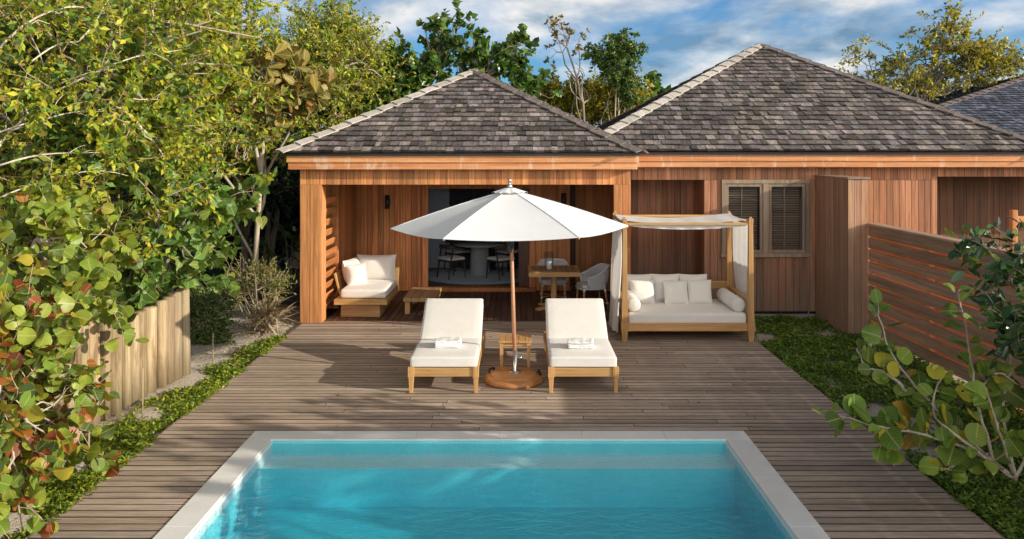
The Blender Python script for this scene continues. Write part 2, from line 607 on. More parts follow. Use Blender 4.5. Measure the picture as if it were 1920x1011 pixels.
    def pillow(s, wd, ht, th, M=None, col=WHITE, n=14, seed=0):
        rr = random.Random(seed)
        ph = [rr.uniform(0, 6) for _ in range(4)]
        for side in (1, -1):
            vs, fs = [], []
            for j in range(n + 1):
                for i in range(n + 1):
                    u, v = 2 * i / n - 1, 2 * j / n - 1
                    e = ((1 - abs(u) ** 2.6) * (1 - abs(v) ** 2.6)) ** 0.55
                    pin = 1 - 0.05 * (1 - u * u) * abs(v) ** 3 - 0.0
                    pin2 = 1 - 0.05 * (1 - v * v) * abs(u) ** 3
                    wob = 0.012 * math.sin(3 * u + ph[0]) * math.sin(2.5 * v + ph[1]) * e
                    p = Vector((u * wd / 2 * pin2, side * (th / 2 * e) + wob, v * ht / 2 * pin))
                    vs.append(M @ p if M is not None else p)
            for j in range(n):
                for i in range(n):
                    q = (j * (n + 1) + i, j * (n + 1) + i + 1, (j + 1) * (n + 1) + i + 1, (j + 1) * (n + 1) + i)
                    fs.append(q if side == -1 else tuple(reversed(q)))
            s.raw(vs, fs, col, True)
        return s

    def build(s, name, mat, parent=None, bevel=0.0, loc=None, autosm=False):
        me = bpy.data.meshes.new(name)
        me.from_pydata(s.v, [], s.f)
        at_ = me.attributes.new('tint', 'FLOAT_COLOR', 'POINT')
        arr = np.ones((len(s.v), 4), np.float32)
        arr[:, :3] = np.array(s.c, np.float32).reshape(-1, 3)
        at_.data.foreach_set('color', arr.ravel())
        me.polygons.foreach_set('use_smooth', np.array(s.sm, bool))
        me.materials.append(MAT[mat])
        me.update()
        o = bpy.data.objects.new(name, me)
        COL.objects.link(o)
        if parent is not None:
            o.parent = parent
        if loc is not None:
            o.location = loc
        if bevel:
            b = o.modifiers.new('edge', 'BEVEL')
            b.width = bevel
            b.segments = 2
            b.limit_method = 'ANGLE'
            b.angle_limit = R(40)
        return o


def tag(o, label=None, cat=None, group=None, kind=None):
    if label:
        o['label'] = label
    if cat:
        o['category'] = cat
    if group:
        o['group'] = group
    if kind:
        o['kind'] = kind
    return o


def empty(name, loc=(0, 0, 0), rz=0.0, label=None, cat=None, group=None):
    o = bpy.data.objects.new(name, None)
    COL.objects.link(o)
    o.location = loc
    o.rotation_euler = (0, 0, rz)
    return tag(o, label, cat, group)


def copy_tree(o, parent=None):
    c = o.copy()
    COL.objects.link(c)
    c.parent = parent
    for ch in list(o.children):
        copy_tree(ch, c)
    return c


def structure(o):
    o['kind'] = 'structure'
    return o


def boards_y(mb, x0, x1, z0, z1, Y, th=0.02, wd=0.115, tone=1.0, v=0.28, axis='x', flip=1):
    """vertical cladding boards in the plane Y=const (axis x) or X=const (axis y); front face at Y"""
    x = x0
    while x < x1 - 1e-4:
        e = min(x + wd * random.uniform(0.93, 1.07), x1)
        if x1 - e < 0.03:
            e = x1
        c = jitter(tone, v, 0.07)
        d = random.uniform(0, 0.003)
        g = 0.003
        if axis == 'x':
            mb.plank(x + g, e - g, Y + d, Y + th, z0, z1, c, 2)
        else:
            if flip > 0:
                mb.plank(Y + d, Y + th, x + g, e - g, z0, z1, c, 5)
            else:
                mb.plank(Y - th, Y - d, x + g, e - g, z0, z1, c, 3)
        x = e
# ================================================================== SETTING
PX0, PX1, PY0, PY1 = -2.71, 2.29, 1.2, 8.19        # pool, outer edge of the coping
CW = 0.24
DX0, DX1 = -3.65, 3.58                             # deck
DY1 = 13.60

# sand sheet with a hole for the pool
mb = MB()
GZ = -0.10
xs = [-400, PX0 + 0.05, PX1 - 0.05, 400]
ys = [-60, PY0 + 0.05, PY1 - 0.05, 700]
for i in range(3):
    for j in range(3):
        if i == 1 and j == 1:
            continue
        mb.raw([(xs[i], ys[j], GZ), (xs[i + 1], ys[j], GZ), (xs[i + 1], ys[j + 1], GZ), (xs[i], ys[j + 1], GZ)], [(0, 1, 2, 3)])
structure(mb.build('ground', 'sand'))

# raised sandy bank beside the fence and behind it
mb = MB()


def bank(u, v):
    x = -8.5 + u * 4.82
    y = 4.0 + v * 13.5
    h = -0.075 + 0.10 * min(1, max(0, (-3.72 - x) / 0.5)) * (0.6 + 0.4 * math.sin(y * 1.7 + x * 2.1)) + 0.03 * math.sin(y * 5.1) * math.sin(x * 4.3)
    return (x, y, h)


mb.grid(bank, 70, 160)
structure(mb.build('sand_bank', 'sand'))

# deck boards
mb = MB()
y = -0.4
while y < DY1 - 0.02:
    e = min(y + 0.115, DY1)
    spans = [(DX0, PX0 - 0.004), (PX1 + 0.004, DX1)] if (e > PY0 and y < PY1 - 0.02) else [(DX0, DX1)]
    if y < PY1 < e and len(spans) == 1:
        y = PY1 + 0.004 - 0.115 + 0.115
        e = y + 0.115
    for a, b in spans:
        x = a
        while x < b - 1e-3:
            L = random.uniform(1.3, 3.6)
            q = b if b - (x + L) < 0.5 else x + L
            c = jitter(random.choice([0.82, 0.92, 1.0, 1.06, 1.14]), 0.08, 0.03)
            dz = random.uniform(-0.0015, 0.0015)
            mb.plank(x + 0.003, q - 0.003, y + 0.008, e - 0.008, -0.028, dz, c, 1, 0.10)
            x = q
    y = e
# edge boards and joists
mb.box(DX0 - 0.022, DX0 - 0.002, -0.4, DY1, -0.14, -0.006, jitter(0.8))
mb.box(DX1 + 0.002, DX1 + 0.022, -0.4, DY1, -0.14, -0.006, jitter(0.8))
structure(mb.build('deck', 'deck_wood'))

mb = MB()
x = -3.33
while x < 1.88:
    e = min(x + 0.115, 1.88)
    yy = DY1 + 0.004
    while yy < 16.55:
        L = random.uniform(1.0, 2.6)
        q = 16.56 if 16.56 - (yy + L) < 0.4 else yy + L
        mb.plank(x + 0.005, e - 0.005, yy + 0.001, q - 0.001, -0.03, random.uniform(-0.001, 0.001), jitter(1.0, 0.22, 0.04), 1, 0.3)
        yy = q
    x = e
structure(mb.build('terrace_floor', 'terrace_wood'))

mb = MB()
mb.raw([(DX0, PY1 + .02, -0.06), (DX1, PY1 + .02, -0.06), (DX1, 16.5, -0.06), (DX0, 16.5, -0.06)], [(0, 1, 2, 3)], (.3, .3, .3))
mb.raw([(DX0, -.4, -0.06), (PX0 + .03, -.4, -0.06), (PX0 + .03, PY1 + .018, -0.06), (DX0, PY1 + .018, -0.06)], [(0, 1, 2, 3)], (.3, .3, .3))
mb.raw([(PX1 - .03, -.4, -0.06), (DX1, -.4, -0.06), (DX1, PY1 + .018, -0.06), (PX1 - .03, PY1 + .018, -0.06)], [(0, 1, 2, 3)], (.3, .3, .3))
structure(mb.build('deck_gap_shade', 'dark_wood'))  # dark sheet under the boards, painting the shade seen through the gaps

# pool
IX0, IX1, IY0, IY1 = PX0 + CW, PX1 - CW, PY0 + CW, PY1 - CW
mb = MB()


def slabrow(mb, x0, x1, y0, y1, along, L=0.9):
    a, b = (x0, x1) if along == 'x' else (y0, y1)
    n = max(1, round((b - a) / L))
    for i in range(n):
        p, q = a + (b - a) * i / n + 0.0006, a + (b - a) * (i + 1) / n - 0.0006
        c = jitter(1.0, 0.03, 0.01)
        if along == 'x':
            mb.box(p, q, y0, y1, -0.05, 0.012, c)
        else:
            mb.box(x0, x1, p, q, -0.05, 0.012, c)


slabrow(mb, PX0, PX1, IY1 + 0.001, PY1, 'x')
slabrow(mb, PX0, PX1, PY0, IY0 - 0.001, 'x')
slabrow(mb, PX0, IX0, IY0, IY1, 'y')
slabrow(mb, IX1, PX1, IY0, IY1, 'y')
structure(mb.build('pool_coping', 'coping_stone', bevel=0.003))

FZ, LZ, WZ = -0.50, -0.135, -0.028
LY = 7.58
mb = MB()
e = 0.012
bx0, bx1, by0, by1 = IX0 + e, IX1 - e, IY0 + e, IY1 - e
TOPZ = -0.002
MIDZ = -0.10
mb.raw([(bx0, LY, LZ), (bx1, LY, LZ), (bx1, by1, LZ), (bx0, by1, LZ)], [(0, 1, 2, 3)])                   # ledge
for z0_, z1_ in ((LZ, TOPZ),):
    mb.raw([(bx0, LY, z0_), (bx0, by1, z0_), (bx0, by1, z1_), (bx0, LY, z1_)], [(0, 1, 2, 3)])
    mb.raw([(bx1, LY, z0_), (bx1, LY, z1_), (bx1, by1, z1_), (bx1, by1, z0_)], [(0, 1, 2, 3)])
mb.raw([(bx0, by0, MIDZ), (bx0, LY, MIDZ), (bx0, LY, TOPZ), (bx0, by0, TOPZ)], [(0, 1, 2, 3)])
mb.raw([(bx1, by0, MIDZ), (bx1, by0, TOPZ), (bx1, LY, TOPZ), (bx1, LY, MIDZ)], [(0, 1, 2, 3)])
mb.raw([(bx0, by0, MIDZ), (bx0, by0, TOPZ), (bx1, by0, TOPZ), (bx1, by0, MIDZ)], [(0, 1, 2, 3)])
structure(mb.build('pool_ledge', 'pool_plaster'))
mb = MB()
mb.raw([(bx0, by0, FZ), (bx1, by0, FZ), (bx1, LY, FZ), (bx0, LY, FZ)], [(0, 1, 2, 3)])                 # floor
mb.raw([(bx0, by1, LZ), (bx1, by1, LZ), (bx1, by1, TOPZ), (bx0, by1, TOPZ)], [(0, 1, 2, 3)])            # far wall over the ledge
mb.raw([(bx0, LY, FZ), (bx1, LY, FZ), (bx1, LY, LZ), (bx0, LY, LZ)], [(0, 1, 2, 3)])                     # riser
mb.raw([(bx0, by0, FZ), (bx0, LY, FZ), (bx0, LY, MIDZ), (bx0, by0, MIDZ)], [(0, 1, 2, 3)])
mb.raw([(bx1, by0, FZ), (bx1, by0, MIDZ), (bx1, LY, MIDZ), (bx1, LY, FZ)], [(0, 1, 2, 3)])
mb.raw([(bx0, by0, FZ), (bx0, by0, MIDZ), (bx1, by0, MIDZ), (bx1, by0, FZ)], [(0, 1, 2, 3)])
structure(mb.build('pool_basin', 'pool_depth_shade'))
mb = MB()
g = 0.002
prof = [(by0 + g, FZ + g), (LY - g, FZ + g), (LY - g, LZ + g), (by1 - g, LZ + g), (by1 - g, WZ), (by0 + g, WZ)]
vs = [(x, a, b) for x in (bx0 + g, bx1 - g) for a, b in prof]
fs = [(0, 1, 2, 3, 4, 5), (11, 10, 9, 8, 7, 6)] + [(i, i + 6, (i + 1) % 6 + 6, (i + 1) % 6) for i in range(6)]
mb.raw(vs, fs)
o = mb.build('pool_water', 'pool_water')
bm_ = bmesh.new()
bm_.from_mesh(o.data)
bmesh.ops.recalc_face_normals(bm_, faces=bm_.faces)
bm_.to_mesh(o.data)
bm_.free()
structure(o)

# ================================================================== ROOFS


def roof_face(mb, A, B, T, expo=0.195, T2=None, wmin=0.085, wmax=0.19, tone=1.0, hue=(1, 1, 1)):
    """shingle courses on the triangle (or trapezoid) A, B, T (T2 = ridge end over B)"""
    A, B, T = Vector(A), Vector(B), Vector(T)
    T2 = T if T2 is None else Vector(T2)
    e = (B - A).normalized()
    nrm = e.cross(T - A).normalized()
    if nrm.z < 0:
        nrm = -nrm
    s = nrm.cross(e).normalized()
    if s.z < 0:
        s = -s
    W = (B - A).length
    hgt = (T - A).dot(s)
    ta, tb = (T - A).dot(e), (T2 - A).dot(e)

    def lim(v):
        f = min(1, v / hgt)
        return ta * f, W + (tb - W) * f

    def P(u, v, h):
        return A + e * u + s * v + nrm * h
    n = int(hgt / expo) + 1
    for i in range(n):
        v0, v1 = i * expo, min(hgt, i * expo + expo * 1.25)
        vb = v0 - (0.012 if i else 0.0)
        l0, r0 = lim(v0)
        l1, r1 = lim(v1)
        u = l0 - random.uniform(0, 0.1)
        course = random.uniform(0.85, 1.12)
        while u < r0:
            wd = random.uniform(wmin, wmax)
            a, b = u + 0.002, u + wd - 0.002
            u += wd
            a0, b0, a1, b1 = max(a, l0), min(b, r0), max(a, l1), min(b, r1)
            if b0 - a0 < 0.015:
                continue
            if b1 < a1:
                a1 = b1 = min(max((a0 + b0) / 2, l1), r1)
            k = random.choice([0.45, 0.56, 0.66, 0.76, 0.85, 0.95, 1.05, 1.2, 1.6]) * course * tone
            c = (k * random.uniform(0.94, 1.06) * hue[0], k * random.uniform(0.96, 1.0) * hue[1], k * random.uniform(0.94, 1.12) * hue[2])
            h = 0.036 + random.uniform(-0.010, 0.014)
            dv = vb + random.uniform(-0.012, 0.006)
            q = [P(a0, dv, 0.0), P(b0, dv, 0.0), P(b1, v1, -0.003), P(a1, v1, -0.003)]
            t_ = [P(a0, dv, h), P(b0, dv, h), P(b1, v1, 0.004), P(a1, v1, 0.004)]
            mb.hexa(q, t_, tuple(x * 0.3 for x in c))  # butt faces tinted dark: course shadow lines put into the colour
            lift = nrm * 0.0006
            mb.raw([x + lift for x in t_], [(0, 1, 2, 3)], c)
    return e, s, nrm


def hip_cap(mb, C, T, na, nb, wd=0.15, step=0.36, tone=1.0):
    """two rows of overlapping boards along a hip from the eave corner C to the apex T"""
    C, T = Vector(C), Vector(T)
    d = (T - C).normalized()
    L = (T - C).length
    n = int(L / step)
    for nrm, sgn in ((na, 1), (nb, -1)):
        nrm = Vector(nrm).normalized()
        side = nrm.cross(d)
        # pick the side direction that lies inside this face (away from the other face)
        other = Vector(nb if sgn > 0 else na)
        if side.dot(other) > 0:
            side = -side
        for i in range(n + 1):
            t0, t1 = i * step - 0.03, min(L, (i + 1.12) * step)
            k = random.uniform(0.85, 1.12) * tone
            c = (k, k * random.uniform(0.97, 1.02), k * random.uniform(0.95, 1.03))
            lo, hi = 0.066, 0.036
            p0, p1 = C + d * t0, C + d * t1
            q = [p0 + nrm * (lo - 0.022), p0 + side * wd + nrm * (lo - 0.022), p1 + side * wd + nrm * (hi - 0.018), p1 + nrm * (hi - 0.018)]
            t_ = [p0 + nrm * lo, p0 + side * wd + nrm * lo, p1 + side * wd + nrm * hi, p1 + nrm * hi]
            mb.hexa(q, t_, c)


def pyramid_roof(house, corners, T, pale=(0,), tone=1.0, ez=2.87, hue=(1, 1, 1)):
    """hipped roof; corners in order front-left, front-right, back-right, back-left"""
    c = [Vector((x, y, ez)) for x, y in corners]
    T = Vector(T)
    mb = MB()
    normals = []
    for i in range(4):
        e, s, n = roof_face(mb, c[i], c[(i + 1) % 4], T, tone=tone, hue=hue)
        normals.append(n)
    roof = mb.build('roof', 'shingle', house)
    und = MB()                                      # closed underside / sarking
    und.raw([p - Vector((0, 0, 0.012)) for p in c] + [T - Vector((0, 0, 0.03))], [(0, 1, 4), (1, 2, 4), (2, 3, 4), (3, 0, 4), (3, 2, 1, 0)], (0.5, 0.5, 0.5))
    und.build('roof_deck', 'dark_wood', roof)
    for i in range(4):
        h = MB()
        hip_cap(h, c[i], T, normals[i - 1], normals[i])
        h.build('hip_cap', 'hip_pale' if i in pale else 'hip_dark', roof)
    return roof


# ================================================================== TERRACE PAVILION
pav = empty('terrace_pavilion', (-1.0, 13.45, 0), 0, 'cedar pavilion with open shaded terrace under a hipped grey shingle roof, beside the leafy thicket', 'building')
pav_off = Vector(pav.location)


def finish(mb, name, mat, parent, bevel=0.0):
    """build with world coordinates under a parent that only has a translation"""
    o = mb.build(name, mat, parent, bevel)
    off = Vector(parent.location) if parent.parent is None else Vector((0, 0, 0))
    p = parent
    tot = Vector((0, 0, 0))
    while p is not None:
        tot += Vector(p.location)
        p = p.parent
    o.location = -tot
    return o


PY = 13.45
WT = 2.60
# front posts / piers and header (vertical boards over a dark core)
mb = MB()
boards_y(mb, -3.70, -3.37, 0.004, 2.325, PY, wd=0.165, tone=1.05, v=0.12)
mb.box(-3.375, -3.335, PY + 0.004, PY + 0.30, 0.004, 2.325, jitter(1.25, 0.03))
mb.box(-3.695, -3.380, PY + 0.0215, PY + 0.28, 0.0, 2.6, (0.45, 0.45, 0.45))
finish(mb, 'post', 'cedar', pav)
mb = MB()
boards_y(mb, 1.575, 1.86, 0.004, 2.325, PY, wd=0.142, tone=1.0, v=0.12)
mb.box(1.58, 1.855, PY + 0.0215, PY + 0.28, 0.0, 2.6, (0.5, 0.5, 0.5))
finish(mb, 'post', 'cedar', pav)
mb = MB()
boards_y(mb, -3.70, 1.86, 2.328, 2.63, PY, wd=0.113, tone=1.1, v=0.32)
mb.box(-3.33, 1.575, PY + 0.0215, PY + 0.26, 2.335, 2.62, (0.55, 0.55, 0.55))
finish(mb, 'header', 'cedar', pav)
# fascia, two stepped tiers, right round the front and the sides
mb = MB()
FX0, FX1, FY = -3.87, 1.97, PY - 0.20
mb.box(FX0, FX1, FY, FY + 0.03, 2.70, 2.835, jitter(1.1, 0.02))
mb.box(FX0 + 0.02, FX1 - 0.02, FY + 0.025, FY + 0.055, 2.585, 2.699, jitter(1.0, 0.02))
mb.box(FX0, FX0 + 0.03, FY + 0.031, 19.6, 2.70, 2.835, jitter(1.0, 0.02))
mb.box(FX1 - 0.03, FX1, FY + 0.031, 19.6, 2.70, 2.835, jitter(1.0, 0.02))
mb.box(FX0 + 0.02, FX0 + 0.05, FY + 0.056, 19.6, 2.585, 2.699, jitter(1.0, 0.02))
mb.box(FX1 - 0.05, FX1 - 0.02, FY + 0.056, 19.6, 2.585, 2.699, jitter(1.0, 0.02))
finish(mb, 'fascia', 'cedar_trim', pav, 0.004)
mb = MB()
mb.box(FX0 + 0.012, FX1 - 0.012, FY + 0.056, 19.6, 2.632, 2.66, (0.6, 0.6, 0.6))
finish(mb, 'soffit', 'cedar_side', pav)
mb = MB()
mb.box(FX0 - 0.03, FX1 + 0.02, FY - 0.045, FY - 0.002, 2.815, 2.862)
finish(mb, 'gutter', 'gutter_metal', pav)
# side walls
mb = MB()
boards_y(mb, 14.78, 16.60, 0.004, 2.63, -3.40, wd=0.113, tone=1.0, v=0.25, axis='y', flip=-1)
boards_y(mb, 14.78, 19.5, 0.004, 2.63, -3.70, wd=0.13, tone=1.0, v=0.25, axis='y')
mb.box(-3.675, -3.425, 14.78, 19.5, 0.0, 2.62, (0.5, 0.5, 0.5))
finish(mb, 'wall', 'cedar', pav)
mb = MB()
boards_y(mb, 14.25, 16.60, 0.004, 2.63, 1.90, wd=0.113, tone=0.9, v=0.25, axis='y')
boards_y(mb, 16.62, 19.5, 0.004, 2.63, 1.94, wd=0.113, tone=0.9, v=0.25, axis='y')
finish(mb, 'wall', 'cedar', pav)
# back wall of the terrace with the door opening
BY = 16.60
mb = MB()
boards_y(mb, -3.40, -2.02, 0.004, 2.63, BY, wd=0.113, tone=1.12, v=0.34)
boards_y(mb, 0.33, 1.04, 0.004, 2.63, BY, wd=0.113, tone=1.1, v=0.3)
boards_y(mb, 1.15, 1.90, 0.004, 2.63, BY, wd=0.113, tone=0.8, v=0.3)
boards_y(mb, -2.02, 0.33, 2.20, 2.63, BY, wd=0.113, tone=0.9, v=0.3)
mb.box(1.04, 1.15, BY + 0.06, BY + 0.08, 0.0, 2.63, (0.12, 0.12, 0.12))
finish(mb, 'wall', 'cedar', pav)
mb = MB()
for x0, x1, d in ((-2.02, -1.90, 0.05), (-2.12, -2.06, 0.03), (0.20, 0.325, 0.05)):
    mb.box(x0, x1, BY - d, BY - 0.002, 0.0, 2.2, jitter(1.25, 0.05))
mb.box(-1.90, 0.20, BY - 0.04, BY + 0.10, 2.12, 2.2, jitter(0.8))
finish(mb, 'door_frame', 'cedar', pav, 0.004)
mb = MB()
mb.box(-2.0, 0.32, BY - 0.12, BY + 0.14, 0.002, 0.085, jitter(0.9))
finish(mb, 'threshold', 'cedar_side', pav, 0.006)
mb = MB()
mb.box(-0.03, 0.198, BY + 0.01, BY + 0.055, 0.09, 2.115, jitter(1.2))
d = finish(mb, 'sliding_door', 'door_wood', pav, 0.004)
mb = MB()
mb.box(0.055, 0.135, BY + 0.000, BY + 0.009, 1.26, 1.41)
finish(mb, 'light_switch', 'white_plastic', d, 0.002)
mb = MB()
mb.box(0.06, 0.13, BY + 0.000, BY + 0.009, 1.05, 1.13, (0.6, 0.6, 0.6))
mb.bar((0.095, BY - 0.02, 1.09), (0.165, BY - 0.02, 1.09), 0.018, 0.018, (0.6, 0.6, 0.6))
finish(mb, 'handle', 'steel', d)
# dining room behind the door
RX0, RX1, RY1, RZ = -2.6, 1.1, 19.4, 2.5
mb = MB()
mb.box(RX0, RX1, BY + 0.03, RY1, 0.0, 0.08)
finish(mb, 'room_floor', 'room_floor', pav)
mb = MB()
mb.raw([(RX0, BY + 0.03, 0.08), (RX0, RY1, 0.08), (RX0, RY1, RZ), (RX0, BY + 0.03, RZ)], [(0, 1, 2, 3)])
mb.raw([(RX1, BY + 0.03, 0.08), (RX1, RY1, 0.08), (RX1, RY1, RZ), (RX1, BY + 0.03, RZ)], [(3, 2, 1, 0)])
mb.raw([(RX0, RY1, 0.08), (RX1, RY1, 0.08), (RX1, RY1, RZ), (RX0, RY1, RZ)], [(0, 1, 2, 3)])
mb.raw([(RX0, BY + 0.03, RZ), (RX1, BY + 0.03, RZ), (RX1, RY1, RZ), (RX0, RY1, RZ)], [(3, 2, 1, 0)])
finish(mb, 'room_wall', 'room_wall', pav)
mb = MB()
for a, b in ((-1.70, -0.60), (-0.2, 1.0)):
    mb.grid(lambda u, v, a=a, b=b: (a + (b - a) * u, RY1 - 0.10 + 0.035 * math.sin(u * 44), 0.10 + 2.3 * v), 90, 2)
finish(mb, 'curtain', 'curtain_dark', pav)
mb = MB()
mb.box(RX0 - 1.0, 1.9, RY1 + 0.05, RY1 + 0.2, 0, 2.6, (0.6, 0.6, 0.6))
finish(mb, 'wall', 'cedar', pav)
# louvre screen closing the left end of the terrace
scr = MB()
scr.box(-3.62, -3.345, 13.74, 13.79, 0.0, 2.3, jitter(0.9))
scr.box(-3.62, -3.345, 14.72, 14.77, 0.0, 2.3, jitter(0.9))
so_ = finish(scr, 'slat_screen', 'cedar', pav)
for i in range(11):
    z = 0.10 + i * 0.185
    s_ = MB()
    s_.bar((-3.385, 13.79, z + 0.07), (-3.385, 14.72, z + 0.07), 0.026, 0.128, jitter(1.1, 0.15), up=(0.42, 0, 1))
    o = s_.build('slat', 'cedar_side', so_, 0.003)
# wall lamps
for x, z in ((-2.74, 1.86), (0.90, 1.90)):
    mb = MB()
    mb.box(x - 0.05, x + 0.05, BY - 0.03, BY - 0.002, z - 0.06, z + 0.06)
    mb.tube([(x, BY - 0.085, z - 0.15), (x, BY - 0.085, z + 0.13)], 0.05, 16)
    finish(mb, 'wall_lamp', 'black_metal', pav)
pyramid_roof(pav, [(-3.96 - pav_off.x, 13.16 - pav_off.y), (1.99 - pav_off.x, 13.16 - pav_off.y), (1.99 - pav_off.x, 19.7 - pav_off.y), (-3.96 - pav_off.x, 19.7 - pav_off.y)],
             (-0.945 - pav_off.x, 16.4 - pav_off.y, 4.545), pale=(0,), hue=(1.07, 1.0, 0.93))

# ================================================================== BEDROOM WING
wing = empty('bedroom_wing', (6.0, 14.2, 0), 0, 'longer cedar building with shuttered window and tall hipped shingle roof, behind the canopy daybed', 'building')
wo_ = Vector(wing.location)
WY = 14.20
EX = 13.0
mb = MB()
CWD = 'cedar_weather_shade'
boards_y(mb, 1.865, 1.97, 0.05, 2.38, WY, wd=0.105, tone=1.0, v=0.1)
boards_y(mb, 3.27, 3.575, 0.05, 2.38, WY, wd=0.115, tone=0.95, v=0.36)
boards_y(mb, 3.575, 5.135, 0.05, 1.01, WY, wd=0.125, tone=0.75, v=0.4)
boards_y(mb, 5.135, 7.30, 0.05, 2.38, WY, wd=0.115, tone=0.9, v=0.38)
boards_y(mb, 1.865, 7.30, 2.383, 2.66, WY, wd=0.115, tone=1.05, v=0.36)
boards_y(mb, 7.30, EX, 2.44, 2.66, WY, wd=0.115, tone=1.0, v=0.25)
mb.box(7.30, 7.40, WY - 0.006, WY + 0.15, 0.05, 2.44, jitter(1.15))
# recess behind the daybed
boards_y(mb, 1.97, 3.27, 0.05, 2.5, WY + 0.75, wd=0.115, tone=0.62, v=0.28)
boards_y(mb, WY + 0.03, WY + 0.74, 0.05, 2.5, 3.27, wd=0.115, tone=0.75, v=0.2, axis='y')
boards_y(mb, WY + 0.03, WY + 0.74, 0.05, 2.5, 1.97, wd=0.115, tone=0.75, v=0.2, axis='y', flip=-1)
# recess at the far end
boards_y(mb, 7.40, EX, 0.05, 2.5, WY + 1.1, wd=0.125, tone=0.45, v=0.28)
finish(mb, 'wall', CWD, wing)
mb = MB()
mb.box(1.96, 3.28, WY + 0.025, WY + 0.74, 2.40, 2.43, (0.5, 0.5, 0.5))
mb.box(7.30, EX, WY + 0.025, WY + 1.1, 2.46, 2.49, (0.4, 0.4, 0.4))
mb.box(1.90, EX, WY + 0.02, WY + 0.05, 2.5, 2.64, (0.4, 0.4, 0.4))
finish(mb, 'soffit', 'cedar_side', wing)
mb = MB()
mb.box(3.30, 3.575, WY + 0.0215, WY + 0.2, 0.0, 2.6, (0.3, 0.3, 0.3))
mb.box(5.14, 7.28, WY + 0.0215, WY + 0.2, 0.0, 2.6, (0.3, 0.3, 0.3))
mb.box(3.6, 5.12, WY + 0.0215, WY + 0.2, 0.0, 0.99, (0.3, 0.3, 0.3))
mb.box(1.9, EX, 19.0, 19.2, 0.0, 2.6)
mb.box(EX, EX + 0.2, WY, 19.2, 0.0, 2.6)
finish(mb, 'wall_core', 'dark_wood', wing)
mb = MB()
mb.box(1.87, 7.3, WY + 0.03, WY + 0.22, -0.12, 0.045)
finish(mb, 'plinth', 'concrete', wing, 0.01)
mb = MB()
GY = 13.93
mb.box(1.975, EX, GY, GY + 0.03, 2.715, 2.835, jitter(1.05, 0.02))
mb.box(1.955, EX, GY + 0.025, GY + 0.055, 2.612, 2.714, jitter(0.95, 0.02))
finish(mb, 'fascia', 'cedar_trim', wing, 0.004)
mb = MB()
mb.box(1.99, EX, GY + 0.056, WY + 0.02, 2.645, 2.668, (0.7, 0.7, 0.7))
finish(mb, 'eave_soffit', 'cedar_side', wing)
mb = MB()
mb.box(1.995, EX, GY - 0.045, GY - 0.002, 2.83, 2.872)
finish(mb, 'gutter', 'gutter_metal', wing)
# window: frame, two casements, panes, blinds
mb = MB()
x0, x1, z0, z1 = 3.575, 5.135, 1.013, 2.385
fw = 0.07
mb.box(x0, x1, WY - 0.03, WY + 0.08, z1 - fw, z1, jitter(1.0, 0.05))
mb.box(x0 - 0.02, x1 + 0.02, WY - 0.05, WY + 0.08, z0, z0 + fw, jitter(1.0, 0.05))
mb.box(x0, x0 + fw, WY - 0.028, WY + 0.08, z0 + fw, z1 - fw, jitter(1.0, 0.05))
mb.box(x1 - fw, x1, WY - 0.028, WY + 0.08, z0 + fw, z1 - fw, jitter(0.75, 0.05))
mb.box(4.31, 4.41, WY - 0.026, WY + 0.08, z0 + fw, z1 - fw, jitter(1.0, 0.05))
wn = finish(mb, 'window', 'grey_wood', wing, 0.005)
mb = MB()
mb.box(x0 + fw, x1 - fw, WY + 0.28, WY + 0.30, z0 + 0.02, z1 - 0.02)  # dark sheet standing in for the unlit room behind the blinds
wb = mb.build('dark_room_sheet', 'dark_room', wn)
for a, b in ((x0 + fw, 4.31), (4.41, x1 - fw)):
    mb = MB()
    s_ = 0.055
    mb.box(a + 0.004, b - 0.004, WY - 0.012, WY + 0.04, z0 + fw + 0.004, z0 + fw + s_, jitter(0.9, 0.04))
    mb.box(a + 0.004, b - 0.004, WY - 0.012, WY + 0.04, z1 - fw - s_, z1 - fw - 0.004, jitter(0.9, 0.04))
    mb.box(a + 0.004, a + s_, WY - 0.012, WY + 0.04, z0 + fw + s_, z1 - fw - s_, jitter(0.9, 0.04))
    mb.box(b - s_, b - 0.004, WY - 0.012, WY + 0.04, z0 + fw + s_, z1 - fw - s_, jitter(0.9, 0.04))
    m_ = a + (b - a) * 0.46
    mb.box(m_ - 0.012, m_ + 0.012, WY + 0.052, WY + 0.07, z0 + fw + s_, z1 - fw - s_, jitter(1.2, 0.04))
    sa = mb.build('casement', 'grey_wood', wn, 0.003)
    mb = MB()
    mb.box(a + s_ - 0.005, b - s_ + 0.005, WY + 0.012, WY + 0.018, z0 + fw + s_ - 0.005, z1 - fw - s_ + 0.005)
    mb.build('pane', 'window_glass', wn)
    mb = MB()
    k = 0
    z = z0 + fw + s_
    while z < z1 - fw - s_:
        mb.bar((a + s_ + 0.01, WY + 0.12, z), (b - s_ - 0.01, WY + 0.12, z), 0.05, 0.004, jitter(1.0, 0.1), up=(0, -0.55, 1))
        z += 0.042
    mb.build('blind', 'blind_wood', wn)
